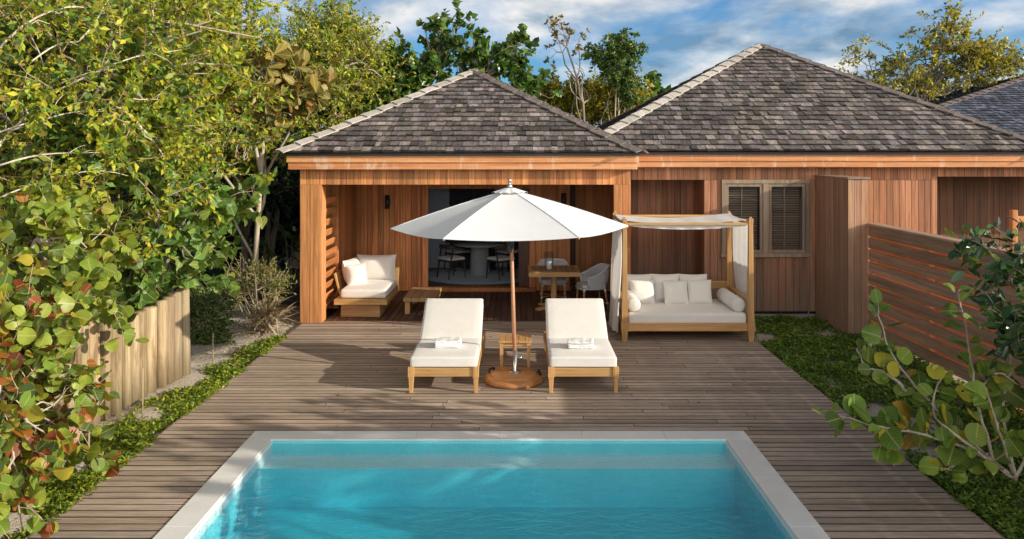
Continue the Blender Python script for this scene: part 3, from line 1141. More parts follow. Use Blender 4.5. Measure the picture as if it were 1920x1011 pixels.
# projecting privacy panel
mb = MB()
boards_y(mb, 12.80, 14.18, -0.05, 2.44, 5.24, wd=0.115, tone=0.95, v=0.22, axis='y')
boards_y(mb, 5.24, 5.56, -0.05, 2.44, 12.78, wd=0.107, tone=1.2, v=0.1)
mb.box(5.262, 5.56, 12.803, 14.18, -0.05, 2.43, (0.6, 0.6, 0.6))
finish(mb, 'privacy_panel', 'panel_wood', wing)
mb = MB()
mb.box(5.225, 5.60, 12.76, 14.19, 2.441, 2.47, jitter(0.9))
mb.box(5.80, 5.86, WY - 0.02, WY - 0.002, 0.1, 2.40, jitter(1.1))
mb.box(5.61, 5.86, WY - 0.02, WY - 0.002, 2.401, 2.45, jitter(1.1))
finish(mb, 'panel_trim', 'grey_wood', wing, 0.003)
pyramid_roof(wing, [(0.93 - wo_.x, 13.84 - wo_.y), (9.3 - wo_.x, 13.84 - wo_.y), (10.4 - wo_.x, 22.8 - wo_.y), (0.93 - wo_.x, 22.8 - wo_.y)],
             (5.48 - wo_.x, 18.25 - wo_.y, 5.33), pale=(0,), tone=0.92, ez=2.895, hue=(1.07, 1.0, 0.93))

# third roof farther back
far = empty('rear_bungalow', (17, 26, 0), 0, 'far bungalow of which only the grey shingle roof tinted with sky blue rises behind the longer building', 'building')
fo = Vector(far.location)
pyramid_roof(far, [(7.0 - fo.x, 20 - fo.y), (26 - fo.x, 20 - fo.y), (26 - fo.x, 33 - fo.y), (7.0 - fo.x, 33 - fo.y)], (17 - fo.x, 26 - fo.y, 5.5), pale=(), tone=0.75, hue=(0.78, 0.95, 1.3))  # hue puts the blue sky reflection into the shingle colour
mb = MB()
mb.box(8, 25, 20.6, 32, 0, 2.7)
finish(mb, 'wall', 'cedar', far)

# small timber railing beyond the wing
rl = empty('timber_railing', (8.2, 13.1, 0), 0, 'short timber railing post and rail beside the glossy shrub at the edge of the picture', 'railing')
for i, x in enumerate((8.05, 9.6)):
    mb = MB()
    mb.box(x - 0.045, x + 0.045, 13.0, 13.09, -0.1, 1.93, jitter(0.9))
    finish(mb, 'post', 'cedar', rl, 0.005)
for z in (1.78, 1.30, 0.85):
    mb = MB()
    mb.box(8.1, 9.55, 13.02, 13.07, z - 0.05, z + 0.05, jitter(0.9))
    finish(mb, 'rail', 'cedar_trim', rl, 0.005)

# ================================================================== SLAT FENCE
fen = empty('slat_fence', (5.58, 8.0, -0.1), 0, 'horizontal slat privacy fence of brown timber along the shaded grass', 'fence')
FY0, FY1 = 2.0, 12.76
ys_ = [FY1 - 0.06, 10.95, 9.05, 7.15, 5.25, 3.35, 2.06]
for yv in ys_:
    mb = MB()
    mb.box(5.578, 5.662, yv - 0.045, yv + 0.045, -0.1, 1.70, jitter(1.5))
    finish(mb, 'post', 'cedar', fen, 0.004)
for i in range(9):
    z = 0.02 + i * 0.19
    for (a, b) in ((FY0, 7.15), (7.152, FY1)):
        mb = MB()
        mb.box(5.552, 5.576, a, b, z, z + 0.160, jitter(1.0, 0.2))
        finish(mb, 'slat', 'fence_wood', fen, 0.003)
for i in range(8):
    z = 0.115 + i * 0.19
    for (a, b) in ((FY0, 7.15), (7.152, FY1)):
        mb = MB()
        mb.box(5.664, 5.688, a, b, z + 0.015, z + 0.125, jitter(1.3, 0.14))
        finish(mb, 'slat', 'cedar_side', fen, 0.003)
mb = MB()
mb.box(5.53, 5.71, FY0, FY1, 1.702, 1.74, jitter(1.0))
finish(mb, 'cap_rail', 'fence_wood', fen, 0.004)

# ================================================================== PALISADE OF STAKES
pal = empty('stake_palisade', (-4.5, 9.0, 0), 0, 'palisade of round pale timber stakes standing in the sand beside the deck', 'fence')
y = 5.6
i = 0
while y < 10.32:
    r_ = random.uniform(0.066, 0.094)
    f = (y - 7.9) / 2.4
    x = -4.27 - 0.195 * (10.3 - y) + random.uniform(-0.022, 0.022)
    top = float(np.interp(y, [5.6, 7.9, 8.2, 8.5, 8.75, 9.1, 9.6, 10.0, 10.3], [.85, .96, 1.15, 1.31, 1.14, 1.0, 1.02, 1.10, 1.2])) + random.uniform(-0.035, 0.035)
    mb = MB()
    c = jitter(0.95, 0.25, 0.07)
    lean = random.uniform(-0.012, 0.012)
    pr = [(x, y, -0.12), (x + lean * 0.5, y, 0.45), (x + lean, y + lean, top - 0.012), (x + lean, y + lean, top)]
    mb.tube(pr, [r_ * 1.03, r_, r_ * 0.97, r_ * 0.86], 14, c)
    o = finish(mb, 'stake', 'stake_wood', pal)
    y += r_ * 2.0
# ================================================================== FURNITURE
TX, TY, TZ = 'teak_x', 'teak_y', 'teak_z'


def leg_taper(mb, x, y, z0, z1, w0, w1, col=None):
    col = col or jitter(1.0, 0.06)
    q = [(x + a * w0 / 2, y + b * w0 / 2, z0) for a, b in ((-1, -1), (1, -1), (1, 1), (-1, 1))]
    t_ = [(x + a * w1 / 2, y + b * w1 / 2, z1) for a, b in ((-1, -1), (1, -1), (1, 1), (-1, 1))]
    mb.hexa(q, t_, col)


# ---- sun loungers (front = -y)
def make_lounger():
    r = empty('sun_lounger')
    W_, L_ = 0.84, 1.92
    for yy in (0.015, L_ - 0.055):
        mb = MB()
        mb.box(-0.36, 0.36, yy, yy + 0.04, 0.195, 0.30, jitter(1.03, 0.03))
        mb.build('end_rail', TX, r, 0.004)
    for s in (-1, 1):
        mb = MB()
        mb.box(s * 0.385 - 0.022, s * 0.385 + 0.022, 0.072, L_ - 0.072, 0.20, 0.31, jitter(1.0, 0.04))
        mb.build('side_rail', TY, r, 0.004)
    for sx in (-1, 1):
        for yy in (0.036, L_ - 0.036):
            mb = MB()
            c = jitter(1.05, 0.05)
            mb.box(sx * 0.385 - 0.037, sx * 0.385 + 0.037, yy - 0.036, yy + 0.036, 0.185, 0.312, c)
            leg_taper(mb, sx * 0.385, yy, 0.0, 0.184, 0.042, 0.062, c)
            mb.build('leg', TZ, r, 0.004)
    mb = MB()
    for i in range(9):
        yy = 0.10 + i * 0.115
        mb.box(-0.362, 0.362, yy, yy + 0.075, 0.275, 0.298, jitter(1.0, 0.06))
    mb.build('seat_slats', TX, r, 0.003)
    ang = R(31)
    hinge = Vector((0, 1.05, 0.305))
    Mb = Matrix.Translation(hinge) @ Matrix.Rotation(ang, 4, 'X')
    mb = MB()
    for i in range(7):
        mb.box(-0.355, 0.355, 0.03 + i * 0.105, 0.10 + i * 0.105, -0.012, 0.012, jitter(1.0, 0.06), Mb)
    for s in (-1, 1):
        mb.box(s * 0.33 - 0.018, s * 0.33 + 0.018, 0.0, 0.76, -0.045, -0.014, jitter(1.0, 0.06), Mb)
        mb.bar((s * 0.30, 1.05 + 0.55 * math.cos(ang), 0.29 + 0.55 * math.sin(ang)), (s * 0.30, 1.72, 0.25), 0.028, 0.028, jitter(1.0))
    mb.build('backrest_frame', TX, r, 0.003)
    mb = MB()
    Ms = Matrix.Translation((0, 0.545, 0.302))
    mb.rbox(0.80, 1.07, 0.125, 0.032, Ms, puff=0.008)
    st = mb.build('seat_cushion', 'cushion_fabric', r)
    mb = MB()
    Mc = Mb @ Matrix.Translation((0, 0.40, 0.016))
    mb.rbox(0.80, 0.80, 0.125, 0.032, Mc, puff=0.008)
    bk = mb.build('back_cushion', 'cushion_fabric', r)
    for par, Mx, hl in ((st, Ms, 1.07), (bk, Mc, 0.80)):
        mb = MB()
        for zz in (0.018, 0.108):
            pts = []
            a, b, rr = 0.398, hl / 2 - 0.002, 0.03
            for cx, cy, a0 in ((a - rr, b - rr, 0), (-a + rr, b - rr, 90), (-a + rr, -b + rr, 180), (a - rr, -b + rr, 270)):
                for k in range(5):
                    an = R(a0 + k * 22.5)
                    pts.append(Mx @ Vector((cx + rr * math.cos(an), cy + rr * math.sin(an), zz)))
            mb.tube(pts, 0.0045, 5, closed=True)
        mb.build('piping', 'cushion_fabric', par)
    return r


L1 = make_lounger()
L1.location = (-0.912, 9.50, 0.0)
L2 = copy_tree(L1)
L2.location = (0.755, 9.50, 0.0)
tag(L1, 'white cushioned teak sun lounger between the umbrella base and the stake palisade', 'sun lounger', 'sun loungers on the deck')
tag(L2, 'white cushioned teak sun lounger between the umbrella base and the canopy daybed', 'sun lounger', 'sun loungers on the deck')


def make_towel(seed):
    rr = random.Random(seed)
    r = MB()
    z = 0.0
    for k in range(4):
        sx, sy = 0.325 + rr.uniform(-0.012, 0.012), 0.225 + rr.uniform(-0.014, 0.014)
        ox, oy = rr.uniform(-0.006, 0.006), rr.uniform(-0.006, 0.006)
        ph = rr.uniform(0, 6)

        def fn(p, ph=ph, k=k):
            p.z += 0.004 * math.sin(p.x * 23 + ph) * math.sin(p.y * 19 + ph * 2) + 0.0015 * k * math.sin(p.x * 60)
            return p
        r.rbox(sx, sy, 0.024, 0.0115, Matrix.Translation((ox, oy, z)) @ Matrix.Rotation(rr.uniform(-0.05, 0.05), 4, 'Z'), n=9, fn=fn)
        z += 0.021
    return r


t1 = make_towel(3).build('folded_towel', 'towel_cloth')
t1.location, t1.rotation_euler = (-0.90, 10.02, 0.440), (0, 0, 0.06)
tag(t1, 'folded white towel on the lounger nearer the stake palisade', 'towel', 'folded towels')
t2 = make_towel(5).build('folded_towel', 'towel_cloth')
t2.location, t2.rotation_euler = (0.755, 9.98, 0.440), (0, 0, -0.04)
tag(t2, 'folded white towel on the lounger nearer the canopy daybed', 'towel', 'folded towels')

# ---- small side table
st = empty('side_table', (-0.065, 10.66, 0), 0, 'small square teak side table behind the umbrella pole between the loungers', 'side table')
mb = MB()
for i in range(5):
    a = -0.215 + i * 0.087
    mb.box(a, a + 0.082, -0.215, 0.215, 0.375, 0.40, jitter(1.05, 0.06))
mb.build('table_top', TY, st, 0.003)
mb = MB()
for y_ in (-0.17, 0.17):
    mb.box(-0.165, 0.165, y_ - 0.011, y_ + 0.011, 0.325, 0.374, jitter(1.0))
for x_ in (-0.17, 0.17):
    mb.box(x_ - 0.011, x_ + 0.011, -0.155, 0.155, 0.325, 0.374, jitter(1.0))
mb.build('apron', TX, st, 0.003)
for sx in (-1, 1):
    for sy in (-1, 1):
        mb = MB()
        leg_taper(mb, sx * 0.178, sy * 0.178, 0, 0.3745, 0.034, 0.05)
        mb.build('leg', TZ, st, 0.003)

# ---- umbrella
um = empty('market_umbrella', (-0.08, 10.0, 0), 0, 'large white hexagonal market umbrella on a wooden pole between the loungers', 'umbrella')
mb = MB()
mb.lathe([(0.33, 0.0), (0.362, 0.012), (0.368, 0.04), (0.355, 0.066), (0.32, 0.082), (0.295, 0.085), (0.29, 0.10), (0.268, 0.115), (0.0, 0.12)], n=64)
ub = mb.build('base', 'umbrella_wood', um)
for a in (150, 10):
    mb = MB()
    ca, sa = math.cos(R(a)), math.sin(R(a))
    tx, ty = -sa, ca
    c0 = Vector((ca * 0.325, sa * 0.325, 0.0))
    T_ = Vector((tx, ty, 0))
    mb.tube([c0 - T_ * 0.06 + Vector((0, 0, 0.08)), c0 - T_ * 0.055 + Vector((0, 0, 0.115)), c0 + Vector((0, 0, 0.125)), c0 + T_ * 0.055 + Vector((0, 0, 0.115)), c0 + T_ * 0.06 + Vector((0, 0, 0.08))], 0.014, 8)
    mb.build('handle', 'black_metal', ub)
tiltx = -0.030
def UP(z):
    return Vector((0.02 + tiltx * (z - 0.14), 0, z))
mb = MB()
mb.lathe([(0.075, 0.119), (0.075, 0.127), (0.03, 0.130), (0.026, 0.14), (0.026, 0.40), (0.0, 0.40)], c=(0.02, 0, 0), n=24)
mb.tube([(0.04, 0, 0.30), (0.095, -0.01, 0.30)], 0.008, 8)
mb.tube([(0.085, -0.02, 0.30), (0.085, 0.0, 0.30)], 0.018, 10)
mb.build('pole_sleeve', 'steel', um)
mb = MB()
mb.tube([UP(0.2), UP(1.0), UP(2.38)], [0.0235, 0.0235, 0.022], 18)
po = mb.build('pole', 'pole_wood', um)
mb = MB()
mb.tube([UP(1.66), UP(1.78)], 0.033, 14)
mb.box(-0.075, -0.02, -0.03, 0.0, 1.62, 1.70)
mb.build('clamp', 'black_metal', po)
RIM_R, RIM_Z, TOP_Z = 1.485, 1.925, 2.40
ax = UP(2.4).x
hexv = []
for k in range(6):
    a = R(60 * k + 1.5)
    hexv.append(Vector((ax + RIM_R * math.cos(a), RIM_R * math.sin(a), RIM_Z + 0.012 * math.cos(a))))
apex = Vector((ax, 0, TOP_Z))
mb = MB()
N = 12
for k in range(6):
    A_, B_ = hexv[k], hexv[(k + 1) % 6]
    def fn(u, v, A_=A_, B_=B_):
        rimp = A_.lerp(B_, u)
        p = apex.lerp(rimp, 0.06 + 0.94 * v)
        sag = 4 * u * (1 - u) * v
        rad = (0.06 + 0.94 * v)
        p = p + Vector((0, 0, 0.018 * math.sin(PI * v) - 0.030 * sag * 1.1))
        inw = (Vector((ax, 0, 0)) - Vector((rimp.x, rimp.y, 0))).normalized()
        p += inw * 0.030 * sag * v
        return p
    mb.grid(fn, N, 14)
can = mb.build('canopy', 'umbrella_canvas', um)
mb = MB()
for k in range(6):
    A_, B_ = hexv[k], hexv[(k + 1) % 6]
    def fn(u, v, A_=A_, B_=B_):
        t_ = 0.04 + 0.115 * v
        rimp = A_.lerp(B_, u)
        p = apex.lerp(rimp, t_)
        return p + Vector((0, 0, 0.040 - 0.008 * v + 0.014 * abs(math.sin(PI * u * 2)) * v))
    mb.grid(fn, 10, 5)
mb.build('vent_cap', 'umbrella_canvas', can)
mb = MB()
for k in range(6):
    A_, B_ = hexv[k], hexv[(k + 1) % 6]
    mb.tube([apex.lerp(A_, 0.06 + 0.94 * i / 8) + Vector((0, 0, 0.018 * math.sin(PI * i / 8) + 0.003)) for i in range(9)], 0.006, 5)
mb.build('seam', 'umbrella_canvas', can)
for k in range(6):
    mb = MB()
    A_ = hexv[k]
    mb.tube([apex.lerp(A_, 0.03) - Vector((0, 0, 0.03)), apex.lerp(A_, 0.5) - Vector((0, 0, 0.012)), A_ - Vector((0, 0, 0.014))], [0.013, 0.012, 0.009], 6)
    mb.tube([UP(1.93) + Vector((0, 0, 0)), apex.lerp(A_, 0.52) - Vector((0, 0, 0.02))], 0.009, 6)
    mb.build('rib', 'pole_wood', um)
mb = MB()
fx = UP(2.45)
mb.lathe([(0.035, 0.0), (0.04, 0.02), (0.018, 0.045), (0.013, 0.07), (0.022, 0.085), (0.02, 0.105), (0.008, 0.12), (0.0, 0.122)], c=(fx.x, 0, 2.42), n=16)
mb.build('finial', 'steel', um)
mb = MB()
mb.tube([UP(1.90), UP(1.97)], 0.042, 14)
mb.build('runner_hub', 'pole_wood', um)

# ---- canopy daybed
db = empty('canopy_daybed', (2.54, 12.08, 0), 0, 'teak canopy daybed with white mattress and draped white curtains', 'daybed')
HW, DP = 0.955, 1.25


def P4():
    return [(-HW, 0.0), (HW, 0.0), (-HW, DP), (HW, DP)]


for (x_, y_) in P4():
    mb = MB()
    c = jitter(0.95, 0.06)
    leg_taper(mb, x_, y_ + 0.05, 0.0, 0.155, 0.07, 0.095, c)
    mb.box(x_ - 0.055, x_ + 0.055, y_ - 0.005, y_ + 0.105, 0.156, 0.30, c)
    leg_taper(mb, x_, y_ + 0.05, 0.301, 1.80, 0.092, 0.062, c)
    mb.box(x_ - 0.036, x_ + 0.036, y_ + 0.014, y_ + 0.086, 1.801, 1.86, c)
    leg_taper(mb, x_, y_ + 0.05, 1.861, 1.89, 0.055, 0.02, c)
    mb.build('post', TZ, db, 0.004)
for yy in (0.005, DP + 0.055):
    mb = MB()
    mb.box(-HW + 0.056, HW - 0.056, yy, yy + 0.04, 0.165, 0.285, jitter(0.95))
    mb.build('bed_rail', TX, db, 0.004)
for s in (-1, 1):
    mb = MB()
    mb.box(s * HW - 0.02, s * HW + 0.02, 0.106, DP - 0.006, 0.165, 0.285, jitter(0.95))
    mb.build('side_rail', TY, db, 0.004)
    mb = MB()
    mb.box(s * HW - 0.028, s * HW + 0.028, 0.10, DP, 0.60, 0.645, jitter(0.95))
    mb.build('arm_rail', TY, db, 0.004)
mb = MB()
mb.box(-HW + 0.04, HW - 0.04, DP + 0.03, DP + 0.07, 0.60, 0.72, jitter(0.95))
mb.build('back_rail', TX, db, 0.004)
for yy, zz in ((0.03, 1.765), (DP + 0.03, 1.79)):
    mb = MB()
    mb.box(-HW + 0.03, HW - 0.03, yy, yy + 0.04, zz, zz + 0.037, jitter(1.0))
    mb.build('canopy_rail', TX, db, 0.003)
for s in (-1, 1):
    mb = MB()
    mb.box(s * HW - 0.018, s * HW + 0.018, 0.08, DP + 0.02, 1.765, 1.80, jitter(1.0))
    mb.build('canopy_rail', TY, db, 0.003)
mb = MB()
mb.box(-HW + 0.03, HW - 0.03, 0.05, DP + 0.05, 0.22, 0.255)
mb.build('bed_slats', TX, db)
mb = MB()
mb.rbox(1.79, 1.24, 0.165, 0.04, Matrix.Translation((0, 0.655, 0.262)), puff=0.008)
mt = mb.build('mattress', 'cushion_fabric', db)
mb = MB()


def canopy(u, v):
    x = -HW + 2 * HW * u
    y_ = 0.03 + (DP + 0.02) * v
    su, sv = 4 * u * (1 - u), 4 * v * (1 - v)
    z = 1.835 - 0.055 * su * (1 - sv) - 0.085 * sv * (0.35 + 0.65 * su) + 0.006 * math.sin(u * 31) * sv
    if u > 0.5:
        z += 0.02 * (2 * u - 1)
    return (x, y_, z)


mb.grid(canopy, 40, 20)


def valance(u, v):
    x = -HW + 0.06 + (2 * HW - 0.12) * u
    return (x, 0.078 + 0.012 * math.sin(u * 40) * v, 1.79 - 0.02 - v * (0.02 + 0.055 * math.sin(PI * min(1, u * 1.02)) ** 0.8))


mb.grid(valance, 40, 6)
mb.build('canopy_cloth', 'sheer_cloth', db)


def curtain(x, y0, y1, ztop, zbot, amp, waves, flare, ph, drop=0.0):
    mb = MB()
    def fn(u, v):
        gather = 1 - 0.10 * math.sin(PI * v)
        yc = (y0 + y1) / 2
        y_ = yc + (y0 + (y1 - y0) * u - yc) * gather
        z = ztop + (zbot - ztop) * v + 0.035 * math.sin(u * 5 + ph) * v
        xx = x + amp * math.sin(u * waves + ph) * (0.35 + 0.65 * v) + flare * v * v + 0.015 * math.sin(v * 5 + u * 3)
        return (xx, y_, z)
    mb.grid(fn, 60, 30)
    return mb.build('curtain', 'sheer_cloth', db)


curtain(-HW - 0.055, 0.14, DP - 0.30, 1.79, 0.10, 0.045, 30, -0.06, 0.4)
curtain(HW + 0.062, 0.30, DP + 0.02, 1.79, 0.05, 0.022, 22, 0.10, 1.1)
# bolsters and pillows rest on the daybed: things of their own
for s, side in ((-1, 'beside the white rope chairs'), (1, 'beside the shuttered window')):
    mb = MB()
    prof = [(0.0, 0.0), (0.075, 0.002), (0.10, 0.018), (0.108, 0.05), (0.108, 0.95), (0.10, 0.982), (0.075, 0.998), (0.0, 1.0)]
    mb.lathe(prof, n=28)
    o = mb.build('bolster', 'pillow_fabric')
    o.rotation_euler = (R(-90), 0, 0)
    o.location = (2.54 + s * 0.80, 12.20, 0.425 + 0.108)
    tag(o, 'long white bolster on the daybed, on the end ' + side, 'bolster', 'daybed bolsters')
pill = [(-0.60, 0.98, 0.46, 0.20, 0.02, 'square white pillow leaning on the daybed back rail, rear row, end nearest the rope chairs', 1),
        (-0.15, 1.00, 0.46, 0.20, 0.0, 'square white pillow leaning on the daybed back rail, middle of the rear row', 2),
        (0.30, 0.98, 0.46, 0.20, -0.03, 'square white pillow leaning on the daybed back rail, rear row, end nearest the window', 3),
        (-0.56, 0.78, 0.40, 0.36, 0.05, 'smaller white pillow in the front row on the daybed, end nearest the rope chairs', 4),
        (-0.02, 0.76, 0.40, 0.38, 0.06, 'smaller white pillow in the middle of the front row on the daybed', 5),
        (0.36, 0.80, 0.40, 0.34, -0.05, 'smaller white pillow in the front row on the daybed, end nearest the window', 6)]
for x_, y_, sz, lean, rz, lab, sd in pill:
    mb = MB()
    mb.pillow(sz, sz, 0.17, Matrix.Translation((0, 0, sz * 0.47)), seed=sd)
    o = mb.build('pillow', 'pillow_fabric')
    o.location = (2.54 + x_, 12.08 + y_, 0.435)
    o.rotation_euler = (-lean, 0, rz)
    tag(o, lab, 'pillow', 'pillows on the daybed')

# ---- lounge chaise in the terrace corner
ch = empty('corner_chaise', (-2.765, 13.85, 0), 0, 'low chunky teak chaise with white cushions in the terrace corner', 'chaise')
mb = MB()
mb.box(-0.36, 0.32, 0.10, 1.28, 0.0, 0.225, jitter(0.95))
mb.build('plinth', TX, ch, 0.005)
for yy in (0.0, 1.30):
    mb = MB()
    mb.box(-0.46, 0.46, yy, yy + 0.10, 0.228, 0.318, jitter(1.0))
    mb.build('platform_edge', TX, ch, 0.005)
mb = MB()
for i in range(8):
    a = -0.46 + i * 0.115
    mb.box(a, a + 0.112, 0.102, 1.298, 0.23, 0.316, jitter(1.0, 0.06))
mb.build('platform_boards', TY, ch, 0.003)
mb = MB()
for y0_, y1_ in ((0.50, 0.70), (0.705, 0.95), (0.955, 1.38)):
    mb.bar((-0.465, (y0_ + y1_) / 2, 0.32), (-0.565, (y0_ + y1_) / 2, 0.70), (y1_ - y0_), 0.035, jitter(1.0, 0.05), up=(1, 0, 0))
mb.build('arm_panel', TZ, ch, 0.005)
mb = MB()
mb.bar((0, 1.36, 0.32), (0, 1.50, 0.66), 0.90, 0.035, jitter(0.9), up=(0, 1, 0))
mb.build('back_panel', TZ, ch, 0.005)
mb = MB()
mb.rbox(0.80, 1.22, 0.16, 0.05, Matrix.Translation((0.03, 0.685, 0.32)), puff=0.02)
mb.build('seat_cushion', 'cushion_fabric', ch)
mb = MB()
mb.pillow(0.74, 0.50, 0.26, Matrix.Translation((0.06, 1.20, 0.70)) @ Matrix.Rotation(R(-15), 4, 'X'), seed=11)
mb.build('back_cushion', 'cushion_fabric', ch)
mb = MB()
mb.pillow(0.60, 0.46, 0.26, Matrix.Translation((-0.33, 0.92, 0.68)) @ Matrix.Rotation(R(78), 4, 'Z') @ Matrix.Rotation(R(-14), 4, 'X'), seed=12)
mb.build('arm_cushion', 'cushion_fabric', ch)
mb = MB()
mb.pillow(0.40, 0.40, 0.24, Matrix.Translation((-0.19, 0.62, 0.655)) @ Matrix.Rotation(R(38), 4, 'Z') @ Matrix.Rotation(R(-12), 4, 'X'), seed=13)
o = mb.build('throw_pillow', 'pillow_fabric')
o.location = ch.location
tag(o, 'round edged white throw pillow propped on the corner chaise', 'pillow')

# ---- coffee table
ct = empty('coffee_table', (-1.78, 14.72, 0), 0, 'low teak coffee table of wide boards beside the corner chaise', 'coffee table')
mb = MB()
for i in range(4):
    a = -0.285 + i * 0.143
    mb.box(a, a + 0.139, -0.57, 0.57, 0.225, 0.295, jitter(1.05, 0.1))
mb.build('table_top', 'table_teak', ct, 0.005)
for sx in (-1, 1):
    for sy in (-1, 1):
        mb = MB()
        mb.box(sx * 0.22 - 0.045, sx * 0.22 + 0.045, sy * 0.48 - 0.045, sy * 0.48 + 0.045, 0, 0.224, jitter(1.0))
        mb.build('leg', TZ, ct, 0.005)

# ---- outdoor dining table with hurricane glass
dt = empty('dining_table', (0.62, 14.75, 0), 0, 'square teak pedestal table with slatted top on the terrace', 'table')
mb = MB()
for i in range(9):
    a = -0.40 + i * 0.0895
    mb.box(a, a + 0.085, -0.385, 0.385, 0.655, 0.722, jitter(1.0, 0.1))
mb.build('table_top', 'table_teak', dt, 0.004)
for s in (-1, 1):
    mb = MB()
    mb.box(-0.465, 0.465, s * 0.425 - 0.038, s * 0.425 + 0.038, 0.645, 0.725, jitter(1.05))
    mb.build('top_edge', TX, dt, 0.004)
    mb = MB()
    mb.box(s * 0.434 - 0.03, s * 0.434 + 0.03, -0.386, 0.386, 0.647, 0.7235, jitter(1.05))
    mb.build('top_edge', TY, dt, 0.004)
mb = MB()
leg_taper(mb, 0, 0, 0.07, 0.65, 0.105, 0.095)
mb.build('pedestal', TZ, dt, 0.005)
mb = MB()
for a in (38, 128):
    c_, s_ = math.cos(R(a)) * 0.40, math.sin(R(a)) * 0.40
    for q in (-1, 1):
        mb.bar((0, 0, 0.045), (q * c_, q * s_, 0.02), 0.085, 0.075, jitter(1.0), h2=0.035)
mb.build('cross_foot', TX, dt, 0.004)

hg = empty('hurricane_lantern', (0.53, 14.62, 0.728), 0, 'clear glass hurricane with a thick white candle on the teak pedestal table', 'candle holder')
mb = MB()
n = 32
mb.lathe([(0.078, 0.0), (0.080, 0.005), (0.080, 0.33), (0.075, 0.33), (0.075, 0.012), (0.0, 0.012)], n=n)
mb.build('glass', 'clear_glass', hg)
mb = MB()
mb.lathe([(0.048, 0.014), (0.05, 0.02), (0.05, 0.145), (0.046, 0.15), (0.0, 0.145)], n=24)
cdl = mb.build('candle', 'candle_wax', hg)
mb = MB()
mb.tube([(0, 0, 0.145), (0.003, 0, 0.168)], 0.002, 6)
mb.build('wick', 'black_metal', cdl)


# ---- rope armchairs (sitter faces -y)
def make_rope_chair():
    r = empty('rope_armchair')
    N_ = 44
    rim, low = [], []
    for i in range(N_ + 1):
        a = R(-28 + 236 * i / N_)
        cx, cy = math.cos(a), math.sin(a)
        k = max(0.0, (cy + 0.47) / 1.47)
        zt = 0.585 + 0.185 * min(1.0, k * 1.25) ** 1.4
        rim.append(Vector((cx * 0.31, 0.02 + cy * 0.315, zt)))
        low.append(Vector((cx * 0.255, 0.01 + cy * 0.255, 0.375)))
    mb = MB()
    mb.tube(rim, 0.017, 8)
    mb.tube([rim[0], rim[0].lerp(low[0], 0.5) + Vector((0, -0.01, 0)), low[0]], 0.015, 8)
    mb.tube([rim[-1], rim[-1].lerp(low[-1], 0.5) + Vector((0, -0.01, 0)), low[-1]], 0.015, 8)
    mb.tube(low, 0.015, 8)
    mb.tube([low[0], (0.15, -0.25, 0.375), (-0.15, -0.25, 0.375), low[-1]], 0.017, 8)
    mb.build('frame', 'rope', r)
    mb = MB()
    for i in range(N_ * 2 + 1):
        f = i / 2
        i0 = int(min(f, N_ - 1))
        q = f - i0
        a, b = rim[i0].lerp(rim[i0 + 1], q), low[i0].lerp(low[i0 + 1], q)
        m_ = a.lerp(b, 0.5)
        ctr = Vector((0, 0.02, m_.z))
        m_ += (m_ - ctr).normalized() * 0.012
        mb.tube([a, m_, b], 0.0062, 5, jitter(1.0, 0.05), cap=False)
    mb.build('rope_back', 'rope', r)
    mb = MB()
    mb.rbox(0.44, 0.44, 0.07, 0.03, Matrix.Translation((0, -0.01, 0.375)), puff=0.015)
    mb.build('seat_cushion', 'seat_pad', r)
    feet = []
    for sx in (-1, 1):
        for sy in (-1, 1):
            mb = MB()
            t_ = Vector((sx * 0.205, sy * 0.195, 0.37))
            b_ = Vector((sx * 0.235, sy * 0.255 if sy > 0 else -0.225, 0.0))
            mb.tube([t_, b_], [0.019, 0.014], 10)
            lg = mb.build('leg', TZ, r)
            mb = MB()
            mb.tube([t_, t_.lerp(b_, 0.16)], 0.0235, 10)
            mb.tube([t_.lerp(b_, 0.66), t_.lerp(b_, 0.74)], 0.021, 10)
            mb.build('joint_sleeve', 'white_plastic', lg)
            feet.append(t_.lerp(b_, 0.70))
    mb = MB()
    mid = (feet[0] + feet[1] + feet[2] + feet[3]) / 4
    for f in feet:
        mb.tube([f, mid + Vector((0, 0, 0.015))], 0.010, 8)
    mb.build('stretcher', TX, r)
    return r


c1 = make_rope_chair()
c1.location, c1.rotation_euler = (0.64, 15.42, 0), (0, 0, 0)
c2 = copy_tree(c1)
c2.location, c2.rotation_euler = (1.32, 14.82, 0), (0, 0, R(-78))
tag(c1, 'pale grey rope armchair tucked in behind the slatted pedestal table, facing the pool', 'armchair', 'rope armchairs')
tag(c2, 'pale grey rope armchair seen from the side, by the daybed curtain', 'armchair', 'rope armchairs')

# ---- dining room: round table, chairs, rug
rug = MB()
rug.lathe([(1.30, 0.0), (1.32, 0.006), (1.30, 0.016), (0.0, 0.018)], n=64)
o = rug.build('round_rug', 'rug_wool')
o.location = (-0.92, 18.2, 0.081)
tag(o, 'round blue grey rug under the indoor dining table', 'rug')
it = empty('round_table', (-0.92, 18.3, 0.099), 0, 'round stone dining table with fluted pedestal inside the dark room', 'table')
mb = MB()
mb.lathe([(0.52, 0.655), (0.57, 0.665), (0.575, 0.685), (0.565, 0.70), (0.0, 0.70)], n=64)
mb.build('table_top', 'table_stone', it)
mb = MB()
vs = []
nf = 120
for z, rr_ in ((0.0, 0.235), (0.04, 0.225), (0.6, 0.20), (0.654, 0.22)):
    for k in range(nf):
        a = 2 * PI * k / nf
        q = rr_ + 0.006 * math.cos(30 * a)
        vs.append((q * math.cos(a), q * math.sin(a), z))
fs = [(i * nf + k, i * nf + (k + 1) % nf, (i + 1) * nf + (k + 1) % nf, (i + 1) * nf + k) for i in range(3) for k in range(nf)]
mb.raw(vs, fs, WHITE, True)
mb.build('pedestal', 'table_stone', it)


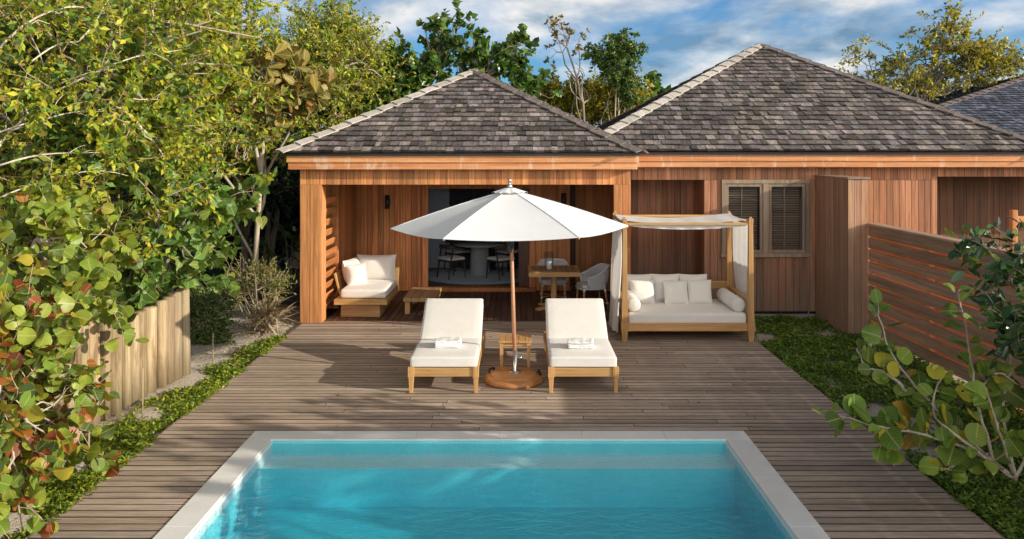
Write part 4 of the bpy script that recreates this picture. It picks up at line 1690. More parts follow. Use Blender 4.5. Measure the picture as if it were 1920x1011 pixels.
def make_dining_chair():
    r = empty('dining_chair')
    mb = MB()
    mb.rbox(0.46, 0.44, 0.055, 0.025, Matrix.Translation((0, 0, 0.41)), puff=0.015)
    mb.build('seat', 'seat_pad', r)
    mb = MB()
    mb.box(-0.215, 0.215, -0.205, 0.205, 0.375, 0.408)
    mb.build('seat_frame', 'dark_wood', r, 0.004)
    for sx in (-1, 1):
        mb = MB()
        mb.tube([(sx * 0.215, -0.19, 0.40), (sx * 0.235, -0.215, 0)], [0.019, 0.013], 10)
        mb.build('leg', 'dark_wood', r)
        mb = MB()
        mb.tube([(sx * 0.245, 0.10, 0.70), (sx * 0.225, 0.16, 0.40), (sx * 0.235, 0.225, 0)], [0.015, 0.019, 0.013], 10)
        mb.build('leg', 'dark_wood', r)
    mb = MB()
    def fn(u, v):
        a = R(-12 + 204 * u)
        return (0.27 * math.cos(a), 0.02 + 0.24 * math.sin(a), 0.665 + 0.085 * (v - 0.5) * (0.35 + 0.65 * math.sin(PI * u)) + 0.05 * math.sin(PI * u))
    mb.grid(fn, 30, 3)
    b = mb.build('backrest', 'dark_wood', r)
    so2 = b.modifiers.new('thick', 'SOLIDIFY')
    so2.thickness = 0.022
    return r


k1 = make_dining_chair()
spots = [(-1.52, 17.70, R(128), 'dark wooden dining chair with pale seat at the table side by the pale room wall'),
         (-0.42, 17.66, R(-138), 'dark wooden dining chair with pale seat in front of the open sliding door'),
         (-1.48, 18.98, R(42), 'dark dining chair behind the round table, mostly hidden, by the pale room wall'),
         (-0.28, 18.92, R(-48), 'dark dining chair behind the round table, mostly hidden, on the sliding door side')]
for i, (x_, y_, a, lab) in enumerate(spots):
    o = k1 if i == 0 else copy_tree(k1)
    o.location, o.rotation_euler = (x_, y_, 0.099), (0, 0, a)
    tag(o, lab, 'dining chair', 'chairs at the round indoor table')
# ================================================================== PLANTS
def _tmpl(verts, faces):
    return np.array(verts, np.float32), faces


TEMPL = {}
TEMPL['small'] = _tmpl([(0, 0, 0), (-.24, .48, .06), (0, 1, -.04), (.24, .48, .06)], [(0, 3, 2), (0, 2, 1)])
TEMPL['oval'] = _tmpl([(0, 0, 0), (-.2, .28, .05), (0, .3, 0), (.2, .28, .05), (-.19, .66, .03), (0, .66, -.02), (.19, .66, .03), (0, 1, -.09)],
                      [(0, 2, 1), (0, 3, 2), (1, 2, 5, 4), (2, 3, 6, 5), (4, 5, 7), (5, 6, 7)])
TEMPL['paddle'] = _tmpl([(0, 0, 0), (-.10, .25, .03), (0, .27, 0), (.10, .25, .03), (-.26, .68, .05), (0, .68, -.01), (.26, .68, .05), (-.15, .93, 0), (0, 1, -.06), (.15, .93, 0)],
                        [(0, 2, 1), (0, 3, 2), (1, 2, 5, 4), (2, 3, 6, 5), (4, 5, 8, 7), (5, 6, 9, 8)])
rv = [(0, .5, -.03)]
for k in range(12):
    a = 2 * PI * k / 12 - PI / 2
    x, y = .5 * math.cos(a), .5 + .48 * math.sin(a)
    if k == 0:
        y = .07
    rv.append((x, y, .38 * x * x - .30 * (y - .4) ** 2 + .035 * math.sin(3 * a)))
TEMPL['round'] = _tmpl(rv, [(0, k + 1, (k + 1) % 12 + 1) for k in range(12)])
ho = [(0, .05), (.2, -.10), (.42, .02), (.50, .28), (.38, .58), (.18, .82), (0, 1.06), (-.18, .82), (-.38, .58), (-.50, .28), (-.42, .02), (-.2, -.10)]
hv = [(0, .38, 0)] + [(x, y, .14 * abs(x) - .14 * max(0, y - .3) ** 1.5) for x, y in ho]
TEMPL['heart'] = _tmpl(hv, [(0, k + 1, (k + 1) % 12 + 1) for k in range(12)])
TEMPL['blade'] = _tmpl([(-.03, 0, 0), (.03, 0, 0), (-.035, .5, .02), (.035, .5, .02), (0, 1, -.12)], [(0, 1, 3, 2), (2, 3, 4)])


def leaves(name, P, D, N_, S, C, kind, mat, parent=None, fold=1.0):
    """many leaves as one mesh: P base, D direction, N_ face normal, S length, C colour"""
    tv, tf = TEMPL[kind]
    P, D, N_, S, C = (np.asarray(a, np.float32) for a in (P, D, N_, S, C))
    n = len(P)
    D = D / (np.linalg.norm(D, axis=1, keepdims=True) + 1e-9)
    X = np.cross(D, N_)
    X /= (np.linalg.norm(X, axis=1, keepdims=True) + 1e-9)
    Z = np.cross(X, D)
    wv = RNG.uniform(0.85, 1.15, (n, 1, 1)).astype(np.float32)
    cz = RNG.uniform(-0.4, 2.2, (n, 1, 1)).astype(np.float32) * fold
    V = P[:, None, :] + S[:, None, None] * (tv[None, :, 0:1] * X[:, None, :] * wv + tv[None, :, 1:2] * D[:, None, :] + tv[None, :, 2:3] * Z[:, None, :] * cz)
    m = len(tv)
    loops = np.concatenate([np.array(f) for f in tf])
    cnt = np.array([len(f) for f in tf])
    LV = (loops[None, :] + (np.arange(n) * m)[:, None]).ravel().astype(np.int32)
    CN = np.tile(cnt, n)
    ST = np.concatenate([[0], np.cumsum(CN)[:-1]]).astype(np.int32)
    me = bpy.data.meshes.new(name)
    me.vertices.add(n * m)
    me.vertices.foreach_set('co', V.reshape(-1))
    me.loops.add(len(LV))
    me.loops.foreach_set('vertex_index', LV)
    me.polygons.add(len(CN))
    me.polygons.foreach_set('loop_start', ST)
    me.polygons.foreach_set('loop_total', CN.astype(np.int32))
    me.polygons.foreach_set('use_smooth', np.ones(len(CN), bool))
    me.update(calc_edges=True)
    a = me.attributes.new('tint', 'FLOAT_COLOR', 'POINT')
    cc = np.ones((n, m, 4), np.float32)
    cc[:, :, :3] = C[:, None, :]
    a.data.foreach_set('color', cc.reshape(-1))
    if kind in ('round', 'heart', 'paddle'):
        uvl = me.uv_layers.new(name='leaf')
        uv = np.tile(tv[loops][:, :2][None], (n, 1, 1)).astype(np.float32)
        uvl.data.foreach_set('uv', uv.reshape(-1))
    me.materials.append(MAT[mat])
    o = bpy.data.objects.new(name, me)
    COL.objects.link(o)
    if parent is not None:
        o.parent = parent
    return o


PAL = {
    'yellowgreen': [((.52, .49, .03), 4), ((.36, .43, .035), 5), ((.64, .53, .04), 1.5), ((.20, .33, .035), 4), ((.34, .25, .06), 1.6), ((.07, .13, .02), 3)],
    'olive': [((.20, .21, .035), 4), ((.13, .16, .030), 4), ((.28, .24, .04), 2), ((.07, .10, .02), 2)],
    'green': [((.09, .17, .030), 5), ((.13, .23, .035), 4), ((.055, .11, .022), 4), ((.22, .26, .04), 1)],
    'freshgreen': [((.12, .25, .040), 5), ((.08, .18, .035), 4), ((.20, .30, .05), 3), ((.26, .28, .04), 1)],
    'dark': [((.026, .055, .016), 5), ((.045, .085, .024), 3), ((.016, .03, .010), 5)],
    'gold': [((.66, .52, .045), 4), ((.46, .42, .03), 4), ((.20, .20, .03), 3), ((.10, .13, .02), 2)],
    'autumn': [((.24, .19, .04), 4), ((.34, .24, .05), 3), ((.13, .15, .03), 3), ((.30, .14, .04), 2), ((.42, .32, .14), 1)],
    'grape': [((.22, .31, .035), 6), ((.35, .41, .045), 5), ((.09, .15, .03), 4), ((.38, .34, .04), 2), ((.33, .14, .02), .35)],
    'grapelime': [((.15, .26, .03), 5), ((.23, .33, .04), 4), ((.09, .16, .025), 3), ((.56, .48, .04), 2), ((.42, .25, .03), .8)],
    'grapered': [((.19, .29, .035), 5), ((.32, .38, .04), 4), ((.08, .14, .03), 3), ((.42, .34, .03), 2), ((.40, .12, .02), 2.0), ((.26, .05, .02), 1.8)],
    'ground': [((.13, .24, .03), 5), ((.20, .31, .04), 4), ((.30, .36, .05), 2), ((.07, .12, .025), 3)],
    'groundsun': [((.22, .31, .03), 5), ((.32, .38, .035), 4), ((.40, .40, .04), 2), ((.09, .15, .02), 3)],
    'glossy': [((.05, .11, .03), 6), ((.08, .16, .035), 4), ((.03, .065, .02), 2), ((.24, .32, .04), 1.6)],
    'straw': [((.46, .36, .22), 4), ((.36, .26, .15), 3), ((.24, .16, .09), 3)],
}


def colours(pal, n, var=0.15):
    cs, ws = zip(*PAL[pal])
    ws = np.array(ws, float)
    idx = RNG.choice(len(cs), n, p=ws / ws.sum())
    c = np.array(cs)[idx]
    return c * RNG.uniform(1 - var, 1 + var, (n, 1)) * RNG.uniform(0.95, 1.05, (n, 3))


def unit(v):
    return v / (np.linalg.norm(v, axis=-1, keepdims=True) + 1e-9)


def curve(a, b, n, wob, rng, sag=0.0):
    a, b = np.array(a, float), np.array(b, float)
    L = np.linalg.norm(b - a)
    t = np.linspace(0, 1, n)[:, None]
    p = a + (b - a) * t
    off = rng.normal(0, 1, 3) * wob * L
    off2 = rng.normal(0, 1, 3) * wob * L * 0.5
    p = p + np.sin(PI * t) * off + np.sin(2 * PI * t) * off2
    p[:, 2] += (np.sin(PI * t[:, 0])) * sag * L
    return p


def plant(name, label, cat, base, lobes, leaf, size, pal, trunk_r=0.08, n_limb=7, n_clump=60, n_twig=5, n_leaf=9,
          twig_len=0.5, seed=1, bark='bark', mat='leaf_small', out_bias=0.9, up=0.25, group=None, leaders=1, droop=0.0,
          leaf_up=0.6, leaf_rand=.55, tip=False, trunk_name='trunk', crown_name='crown', clump_jit=1.0, inner=0.35, size_var=0.35, twigcol=(1.1, 1.0, .9), spread=1.0, shell=2.2):
    """trunk(s), limbs to every clump of the crown, twigs with leaves"""
    rng = np.random.default_rng(seed)
    base = np.array(base, float)
    r = empty(name, tuple(base), 0, label, cat, group)
    lob = [np.array(l[:6], float) for l in lobes]
    wts = np.array([l[6] if len(l) > 6 else l[3] * l[4] * l[5] for l in lobes], float)
    wts /= wts.sum()
    ctr = sum(l[:3] * w_ for l, w_ in zip(lob, wts))
    mb = MB()
    paths = []
    for k in range(leaders):
        tgt = ctr + rng.normal(0, 0.18, 3) * lob[0][3:6] * (1 if leaders == 1 else 2.2)
        tgt[2] = max(tgt[2], base[2] + 0.2)
        b0 = base + (0 if leaders == 1 else 1) * np.array([rng.normal(0, .10), rng.normal(0, .10), 0]) * spread
        p = curve(b0, tgt, 9, 0.07, rng)
        rr = trunk_r * np.linspace(1.0, 0.40, 9) * rng.uniform(0.8, 1.1)
        mb.tube(p, list(rr), 9, jitter(1.0, .1, .03), cap=False)
        paths.append((p, rr))
    # clump centres
    li = rng.choice(len(lob), n_clump, p=wts)
    d = unit(rng.normal(0, 1, (n_clump, 3)))
    rad = rng.uniform(0, 1, (n_clump, 1)) ** (1 / shell)
    C = np.array([lob[i][:3] for i in li]) + d * rad * np.array([lob[i][3:6] for i in li]) * rng.uniform(1 - .18 * clump_jit, 1 + .22 * clump_jit, (n_clump, 1))
    # primary limbs
    prim = []
    for k in range(n_limb):
        tgt = C[rng.integers(n_clump)]
        p, rr = paths[k % len(paths)]
        s = p[int(rng.uniform(0.45, 0.95) * 8)]
        tgt = s + (tgt - s) * rng.uniform(0.55, 0.8)
        q = curve(s, tgt, 7, 0.10, rng, 0.06)
        r0 = trunk_r * rng.uniform(0.35, 0.55)
        qr = np.linspace(r0, r0 * 0.4, 7)
        mb.tube(q, list(qr), 6, jitter(1.0, .12, .03), cap=False)
        prim.append((q, qr))
    nodes = np.concatenate([q[2:] for q, _ in prim] + [p[4:] for p, _ in paths])
    nrad = np.concatenate([qr[2:] for _, qr in prim] + [rr[4:] for _, rr in paths])
    P, D, NN, S, CC = [], [], [], [], []
    for ci in range(n_clump):
        c = C[ci]
        j = np.argmin(np.linalg.norm(nodes - c, axis=1) + rng.uniform(0, .25, len(nodes)))
        q = curve(nodes[j], c, 5, 0.10, rng, 0.05)
        r0 = min(nrad[j] * 0.7, trunk_r * 0.28)
        mb.tube(q, list(np.linspace(r0, r0 * 0.45, 5)), 5, jitter(1.0, .12, .03), cap=False)
        outd = unit(c - ctr)
        for t_ in range(n_twig):
            dr = unit(rng.normal(0, 1, 3) * 0.75 + outd * out_bias + np.array([0, 0, up]))
            L = twig_len * rng.uniform(0.55, 1.25)
            st_ = q[rng.integers(2, 5)]
            tw = curve(st_, st_ + dr * L + np.array([0, 0, -droop * L]), 5, 0.09, rng)
            mb.tube(tw, list(np.linspace(max(0.0035, r0 * 0.4), 0.0025, 5)), 3, twigcol, cap=False)
            m = max(1, int(n_leaf * rng.uniform(.7, 1.3)))
            f = np.linspace(0.75 if tip else inner, 1.0, m) if not tip else np.full(m, 0.97)
            f = f * 4
            i0 = np.clip(f.astype(int), 0, 3)
            pos = tw[i0] + (tw[i0 + 1] - tw[i0]) * (f - i0)[:, None]
            td = unit(tw[i0 + 1] - tw[i0])
            sd = unit(np.cross(td, rng.normal(0, 1, (m, 3))))
            ld = unit(td * rng.uniform(.2, .8, (m, 1)) + sd * rng.uniform(.6, 1.1, (m, 1)) + np.array([0, 0, -0.15]))
            nn = unit(np.array([0.25, -0.25, leaf_up]) + rng.normal(0, leaf_rand, (m, 3)))
            P.append(pos)
            D.append(ld)
            NN.append(nn)
            S.append(size * rng.uniform(1 - size_var, 1 + size_var, m))
    P, D, NN, S = np.concatenate(P), np.concatenate(D), np.concatenate(NN), np.concatenate(S)
    t = mb.build(trunk_name, bark, r)
    t.location = -r.location
    l = leaves(crown_name, P, D, NN, S, colours(pal, len(P)), leaf, mat, r)
    l.location = -r.location
    return r


def on(px, py, Y, z=None):
    p = at(px, py, Y)
    return (p.x, p.y, GZ if z is None else z)


def lobe(px, py, Y, rx, ry, rz, w_=None):
    p = at(px, py, Y)
    return (p.x, p.y, p.z, rx, ry, rz) + ((w_,) if w_ else ())


GT = 'trees and shrubs of the thicket'
# fine-leaved yellow-green trees filling the thicket
plant('fine_leaved_tree', 'nearest fine leaved yellow green tree, arching pale twigs above the stake palisade', 'tree', (-6.6, 9.2, GZ),
      [lobe(40, 170, 9.3, 1.7, 1.3, 1.4), lobe(230, 130, 10.0, 1.5, 1.2, 1.3), lobe(150, 330, 9.0, 1.3, 0.9, .9), lobe(60, 400, 8.6, .7, .6, .5), lobe(260, 400, 9.4, .55, .5, .5)],
      'small', 0.084, 'yellowgreen', .09, 12, 150, 6, 34, .85, 11, 'bark_pale', group=GT, up=.35, out_bias=1.0, inner=.15, twigcol=(.95, .8, .55), shell=3.6, leaf_rand=.8, size_var=.5)
plant('fine_leaved_tree', 'fine leaved yellow green tree with upright twigs reaching the top of the thicket', 'tree', (-6.2, 13.0, GZ),
      [lobe(300, 60, 12.6, 1.4, 1.2, 1.5), lobe(400, 100, 15.4, 1.2, 1.0, 1.3), lobe(280, 260, 12.2, 1.2, 1.0, 1.0), lobe(390, 260, 15.4, 1.1, 0.9, 1.3)],
      'small', 0.096, 'yellowgreen', .08, 10, 140, 6, 30, .90, 12, 'bark_pale', group=GT, up=.6, out_bias=1.0, inner=.15, twigcol=(.95, .8, .55), shell=3.6, leaf_rand=.8, size_var=.5)
plant('fine_leaved_tree', 'golden green fine leaved tree rising behind the left eave of the terrace pavilion', 'tree', (-5.8, 20.5, GZ),
      [lobe(590, 130, 20.5, 1.5, 1.3, 1.4), lobe(660, 135, 21, 1.1, 1.1, 1.1), lobe(560, 190, 19.5, 1.3, 1.0, 1.3), lobe(610, 60, 20.5, .6, .6, .7)],
      'small', 0.10, 'yellowgreen', .12, 9, 150, 7, 28, .95, 13, 'bark_pale', group=GT, up=.6, inner=.1, twigcol=(1.0, .85, .6), leaf_rand=.8)
# long pale bare branches arching through the front of the nearest fine leaved tree
near_tree = bpy.data.objects['fine_leaved_tree']
rngb = np.random.default_rng(77)
for (x0, y0, x1, y1, Ya, Yb, r0) in ((-30, 130, 165, 15, 8.2, 8.7, .016), (-20, 300, 60, 195, 8.0, 8.5, .020), (85, 180, 335, 95, 8.5, 9.2, .013), (60, 115, 145, 85, 8.2, 8.6, .010),
                                     (20, 245, 215, 205, 8.2, 8.8, .011), (-10, 250, 95, 240, 8.0, 8.4, .012), (205, 190, 305, 290, 9.0, 9.4, .024), (0, 310, 200, 285, 7.9, 8.5, .011),
                                     (105, 160, 220, 130, 8.6, 9.0, .012), (230, 270, 270, 220, 8.8, 9.2, .009), (250, 185, 310, 190, 9.0, 9.3, .008), (300, 75, 275, 0, 9.4, 9.8, .010), (-10, 375, 240, 330, 7.8, 8.6, .010), (150, 75, 250, -10, 8.7, 9.1, .010)):
    a_, b_ = at(x0, y0, Ya), at(x1, y1, Yb)
    q = curve(tuple(a_), tuple(b_), 9, .05, rngb, .05)
    mbb = MB()
    mbb.tube(q, list(np.linspace(r0, r0 * .35, 9)), 7, jitter(1.35, .08, .03))
    for k in (3, 5, 6):
        e_ = q[k] + (q[k + 1] - q[k]) * 1.6 + rngb.normal(0, .10, 3) + np.array([0, 0, .06])
        mbb.tube(curve(q[k], e_, 4, .08, rngb), list(np.linspace(r0 * .45, r0 * .2, 4)), 5, jitter(1.3, .08, .03))
    o = mbb.build('branch', 'bark_pale', near_tree)
    o.location = -near_tree.location
# dark understorey closing the thicket
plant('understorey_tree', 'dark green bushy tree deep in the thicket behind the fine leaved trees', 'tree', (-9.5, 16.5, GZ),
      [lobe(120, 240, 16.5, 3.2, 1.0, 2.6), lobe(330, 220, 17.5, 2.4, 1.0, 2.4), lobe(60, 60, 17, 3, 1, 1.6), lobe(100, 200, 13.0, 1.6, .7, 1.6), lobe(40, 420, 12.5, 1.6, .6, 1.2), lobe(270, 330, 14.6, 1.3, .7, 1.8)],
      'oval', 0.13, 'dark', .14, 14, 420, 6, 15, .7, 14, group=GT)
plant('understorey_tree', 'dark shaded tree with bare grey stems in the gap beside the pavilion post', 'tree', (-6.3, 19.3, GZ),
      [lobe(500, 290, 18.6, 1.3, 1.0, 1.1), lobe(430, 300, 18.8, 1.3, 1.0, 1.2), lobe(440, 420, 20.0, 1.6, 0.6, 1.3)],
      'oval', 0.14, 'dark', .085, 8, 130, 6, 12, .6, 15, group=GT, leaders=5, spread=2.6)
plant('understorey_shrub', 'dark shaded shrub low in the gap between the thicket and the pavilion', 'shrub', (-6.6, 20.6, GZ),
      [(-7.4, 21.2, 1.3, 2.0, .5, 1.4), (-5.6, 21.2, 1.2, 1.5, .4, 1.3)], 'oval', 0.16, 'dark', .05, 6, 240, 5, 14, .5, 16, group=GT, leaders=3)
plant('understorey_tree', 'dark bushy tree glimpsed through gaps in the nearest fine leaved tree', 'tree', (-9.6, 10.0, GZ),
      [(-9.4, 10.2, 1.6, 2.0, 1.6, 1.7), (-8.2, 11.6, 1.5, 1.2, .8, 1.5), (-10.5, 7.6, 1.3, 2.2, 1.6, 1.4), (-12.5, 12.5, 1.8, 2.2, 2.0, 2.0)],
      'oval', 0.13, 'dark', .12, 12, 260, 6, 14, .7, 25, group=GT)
plant('climbing_shrub', 'broad green leaves of a tall climbing shrub showing between the nearest fine leaved twigs', 'shrub', (-7.2, 10.6, GZ),
      [lobe(140, 60, 9.4, .45, .4, .35), lobe(60, 110, 9.2, .4, .4, .3), lobe(200, 230, 9.2, .5, .4, .35), lobe(300, 170, 10, .5, .4, .4), lobe(130, 270, 8.8, .5, .3, .3), lobe(250, 320, 9.3, .4, .3, .3)],
      'heart', 0.12, 'freshgreen', .04, 8, 70, 3, 7, .34, 24, 'bark', 'leaf_big', group=GT, leaders=2, leaf_rand=.8)
# big-leaved almond
plant('almond_tree', 'slender tree with whorls of big bronze and olive leaves beside the pavilion roof', 'tree', on(483, 520, 14.3),
      [lobe(440, 125, 13.6, .75, .6, .30), lobe(540, 140, 13.6, .75, .5, .28), lobe(480, 190, 13.4, .8, .6, .30), lobe(575, 175, 13.8, .4, .4, .2), lobe(430, 80, 13.6, .5, .5, .22)],
      'paddle', 0.25, 'autumn', .075, 7, 64, 2, 10, .28, 17, 'bark_pale', 'leaf_big', tip=True, group=GT, up=.4)
# hibiscus with heart leaves above the fence
plant('heart_leaved_shrub', 'shrub with large fresh green heart shaped leaves above the stake palisade end', 'shrub', (-5.2, 11.0, GZ),
      [lobe(330, 460, 10.6, .70, .6, .60), lobe(240, 530, 9.9, .55, .5, .38), lobe(390, 430, 11.0, .50, .5, .5), lobe(320, 350, 10.6, .55, .5, .35), lobe(445, 390, 11.3, .25, .3, .3)],
      'heart', 0.125, 'freshgreen', .06, 8, 100, 3, 7, .38, 18, 'bark', 'leaf_big', group=GT, leaders=2, out_bias=1.0, leaf_up=.35)
# sea grape shrubs at the left
plant('sea_grape_shrub', 'sea grape shrub with round olive leaves spilling over the middle of the stake palisade', 'shrub', (-5.3, 8.0, GZ),
      [lobe(50, 480, 7.6, .55, .6, .40), lobe(140, 450, 8.2, .40, .5, .30), lobe(20, 570, 7.3, .45, .6, .35), lobe(170, 560, 8.4, .35, .35, .22)],
      'round', 0.115, 'grape', .05, 8, 84, 3, 7, .42, 19, 'bark_pale', 'leaf_big', group=GT, leaders=3, out_bias=1.0, leaf_up=.35, leaf_rand=.95)
plant('sea_grape_shrub', 'nearest sea grape shrub with red, orange and yellow tinged round leaves at the picture edge', 'shrub', (-4.55, 6.3, GZ),
      [lobe(40, 700, 6.4, .42, .5, .5), lobe(-30, 860, 5.9, .36, .4, .5), lobe(110, 790, 6.7, .34, .35, .30), lobe(-20, 620, 6.6, .4, .5, .45), lobe(10, 960, 5.7, .22, .3, .22)],
      'round', 0.108, 'grapered', .04, 8, 112, 3, 7, .34, 20, 'bark_pale', 'leaf_big', group=GT, leaders=3, out_bias=1.0, leaf_up=.3, leaf_rand=.95)
# shrubs on the sand
plant('dark_shrub', 'small dense dark shrub at the end of the stake palisade', 'shrub', (-4.85, 12.2, GZ),
      [(-4.85, 12.2, .42, .36, .36, .48), (-4.75, 12.2, .1, .35, .3, .25)], 'oval', 0.05, 'green', .03, 6, 110, 4, 12, .2, 21, leaders=4)
plant('twiggy_shrub', 'sparse twiggy shrub with small yellow green leaves on the sand', 'shrub', (-4.28, 13.15, GZ + .05),
      [(-4.30, 13.15, .62, .46, .4, .38), (-4.5, 13.1, .8, .25, .25, .2), (-4.1, 13.1, .8, .25, .25, .22)], 'small', 0.05, 'olive', .016, 10, 90, 4, 7, .24, 22, 'bark_pale', leaders=12, up=1.0, twigcol=(1.2, 1.1, .9))


def tuft(name, label, cat, base, n, L, pal, seed, mat='leaf_dry', up=0.35, w_=1.0, stem=0.0):
    rng = np.random.default_rng(seed)
    r = empty(name, base, 0, label, cat)
    d = unit(rng.normal(0, 1, (n, 3)) * np.array([1, 1, .75]) + np.array([0, 0, up]))
    P = d * 0.03 + np.array([0, 0, 1]) * rng.uniform(0, max(stem, .02), (n, 1))
    nn = unit(np.array([0, 0, 1.0]) + rng.normal(0, .3, (n, 3)))
    leaves('leaves', P, d, nn, L * rng.uniform(.55, 1.15, n), colours(pal, n), 'blade', mat, r, fold=1.6)
    if stem:
        mb = MB()
        mb.tube([(0, 0, -0.05), (0, 0, stem)], [.05, .04], 8)
        mb.build('stem', 'bark', r)
    return r


tuft('spiky_plant', 'dry straw coloured spiky plant beside the deck corner', 'plant', (-4.02, 12.75, 0.0), 130, .52, 'straw', 31, up=.30, stem=.30)
# small fan palm in the shade
fp = empty('fan_palm', (-4.75, 16.6, GZ), 0, 'small fan palm in the dark gap beside the pavilion post', 'palm')
Pp, Dp, Np, Sp = [], [], [], []
mb = MB()
for (hx, hy, hz, fx_, fy_) in ((.02, 0, 1.15, .9, -.4), (-.5, .1, .95, -.5, -.8), (.2, -.2, .75, .3, -1), (-.2, .2, 1.35, -.2, -.6), (.5, .3, .9, 1, .2)):
    mb.tube([(0, 0, 0), (hx * .5, hy * .5, hz * .6), (hx, hy, hz)], [.014, .01, .006], 6)
    f0 = unit(np.array([fx_, fy_, .15]))
    sx = unit(np.cross(f0, [0, 0, 1.0]))
    up_ = np.cross(sx, f0)
    for a in np.linspace(-2.0, 2.0, 26):
        Pp.append((hx, hy, hz))
        Dp.append(f0 * math.cos(a) + (sx * math.cos(.5) + up_ * .6) * math.sin(a))
        Np.append(up_ + f0 * .2)
        Sp.append(.46 * (1 - .08 * abs(a)))
leaves('frond', Pp, Dp, Np, Sp, colours('green', len(Pp)) * .8, 'blade', 'leaf_small', fp)
mb.build('stem', 'bark', fp)

# thin irrigation stakes
for i, (px, py0, py1) in enumerate(((166, 868, 808), (267, 790, 690), (399, 680, 625))):
    Y = F * (H - 0.0) / (py0 - VY)
    p = at(px, py0, Y)
    hgt = (py0 - py1) * Y / F
    mb = MB()
    mb.tube([(0, 0, -0.1), (0.004, 0, hgt)], .0085, 8)
    o = mb.build('garden_stake', 'stake_wood')
    o.location = (p.x, p.y, 0)
    tag(o, ['thin garden stake nearest the sea grape with red leaves', 'tallest thin garden stake, against the middle of the stake palisade', 'thin garden stake on the sand at the end of the palisade'][i], 'stake', 'thin garden stakes along the deck')

# trees behind the roofs
GB = 'trees behind the roofs'
plant('broad_leaved_tree', 'broad leaved green tree rising over the peak of the terrace pavilion roof', 'tree', (-1.8, 22.5, GZ),
      [lobe(780, 150, 22, 1.1, .9, 1.0), lobe(850, 90, 22, .75, .6, .8), lobe(905, 140, 22, 1.1, .8, .8), lobe(960, 110, 22, .75, .5, .6), lobe(720, 190, 21.5, .9, .7, .9), lobe(860, 45, 22, .45, .4, .35), lobe(980, 190, 22, .7, .5, .8), lobe(800, 60, 22, .28, .3, .25)],
      'heart', 0.155, 'green', .13, 11, 170, 4, 10, .45, 41, 'bark', 'leaf_glossy', group=GB, leaf_up=.3, out_bias=1.1)
plant('broad_leaved_tree', 'leafy green tree between the thicket and the pavilion roof peak, in front of the sky', 'tree', (-4.0, 23.0, GZ),
      [lobe(680, 170, 22.5, 1.3, .8, 1.3), lobe(620, 190, 22.5, 1.4, .8, 1.2), lobe(740, 120, 22.5, .6, .5, .7)],
      'heart', 0.15, 'green', .12, 9, 130, 4, 10, .45, 42, 'bark', 'leaf_small', group=GB, leaf_up=.3)
plant('bare_topped_tree', 'thin almost bare tree with brownish leaf tufts at its branch tips, between the two roofs', 'tree', on(1062, 330, 23),
      [lobe(1050, 70, 23, .5, .4, .5), lobe(1085, 85, 23, .45, .4, .5), lobe(1030, 110, 23, .3, .3, .4), lobe(1090, 130, 23, .25, .3, .3), lobe(1040, 60, 23, .25, .3, .3)],
      'oval', 0.12, 'autumn', .06, 8, 22, 2, 9, .26, 43, 'bark', tip=True, group=GB, up=.9)
plant('slender_tree', 'slender tree with a dense dark upper crown between the two roofs', 'tree', on(1118, 330, 23),
      [lobe(1165, 85, 23, .45, .4, .45), lobe(1150, 110, 23, .6, .4, .4), lobe(1175, 150, 23, .35, .3, .5), lobe(1120, 95, 23, .3, .3, .25)],
      'oval', 0.12, 'green', .06, 7, 90, 4, 14, .34, 44, 'bark_pale', group=GB, droop=.4, up=0)
plant('golden_shrub', 'golden yellow leafy tree low between the two roofs', 'tree', (2.4, 24.2, GZ),
      [lobe(1130, 205, 24, 1.1, .7, .75), lobe(1050, 190, 24, 1.1, .6, .75), lobe(1170, 170, 24, .5, .5, .6), lobe(1010, 160, 24, .5, .4, .5)],
      'small', 0.13, 'gold', .08, 8, 150, 6, 18, .5, 45, 'bark_pale', group=GB)
plant('broad_leaved_tree', 'small bright green broad leaved tree beside the rising hip of the longer roof', 'tree', (3.9, 25.2, GZ),
      [lobe(1210, 185, 25, .6, .5, .45), lobe(1180, 220, 25, .7, .5, .4), lobe(1225, 165, 25, .25, .3, .25)],
      'heart', 0.15, 'freshgreen', .06, 6, 50, 3, 9, .36, 46, 'bark', 'leaf_small', group=GB)
plant('feathery_tree', 'spreading feathery tree with golden green foliage behind the longer roof', 'tree', (13.5, 27.0, GZ),
      [lobe(1640, 150, 26, 1.1, .7, .8), lobe(1730, 130, 26, 1.3, .8, .9), lobe(1830, 110, 26, 1.5, .8, .75), lobe(1770, 60, 26, .9, .6, .7), lobe(1600, 90, 26, .45, .4, .6), lobe(1890, 110, 26, .9, .6, .5), lobe(1690, 190, 26, 1.2, .6, .6), lobe(1790, 25, 26, .5, .4, .35)],
      'small', 0.13, 'gold', .12, 12, 150, 5, 15, .6, 47, 'bark', group=GB, droop=.25)
plant('feathery_tree', 'second feathery olive tree low behind the far roof', 'tree', (15.8, 30.5, GZ),
      [lobe(1820, 160, 30, 1.8, .8, .7), lobe(1730, 170, 30, 1.6, .8, .8)],
      'small', 0.13, 'olive', .1, 8, 80, 5, 14, .6, 48, 'bark', group=GB)


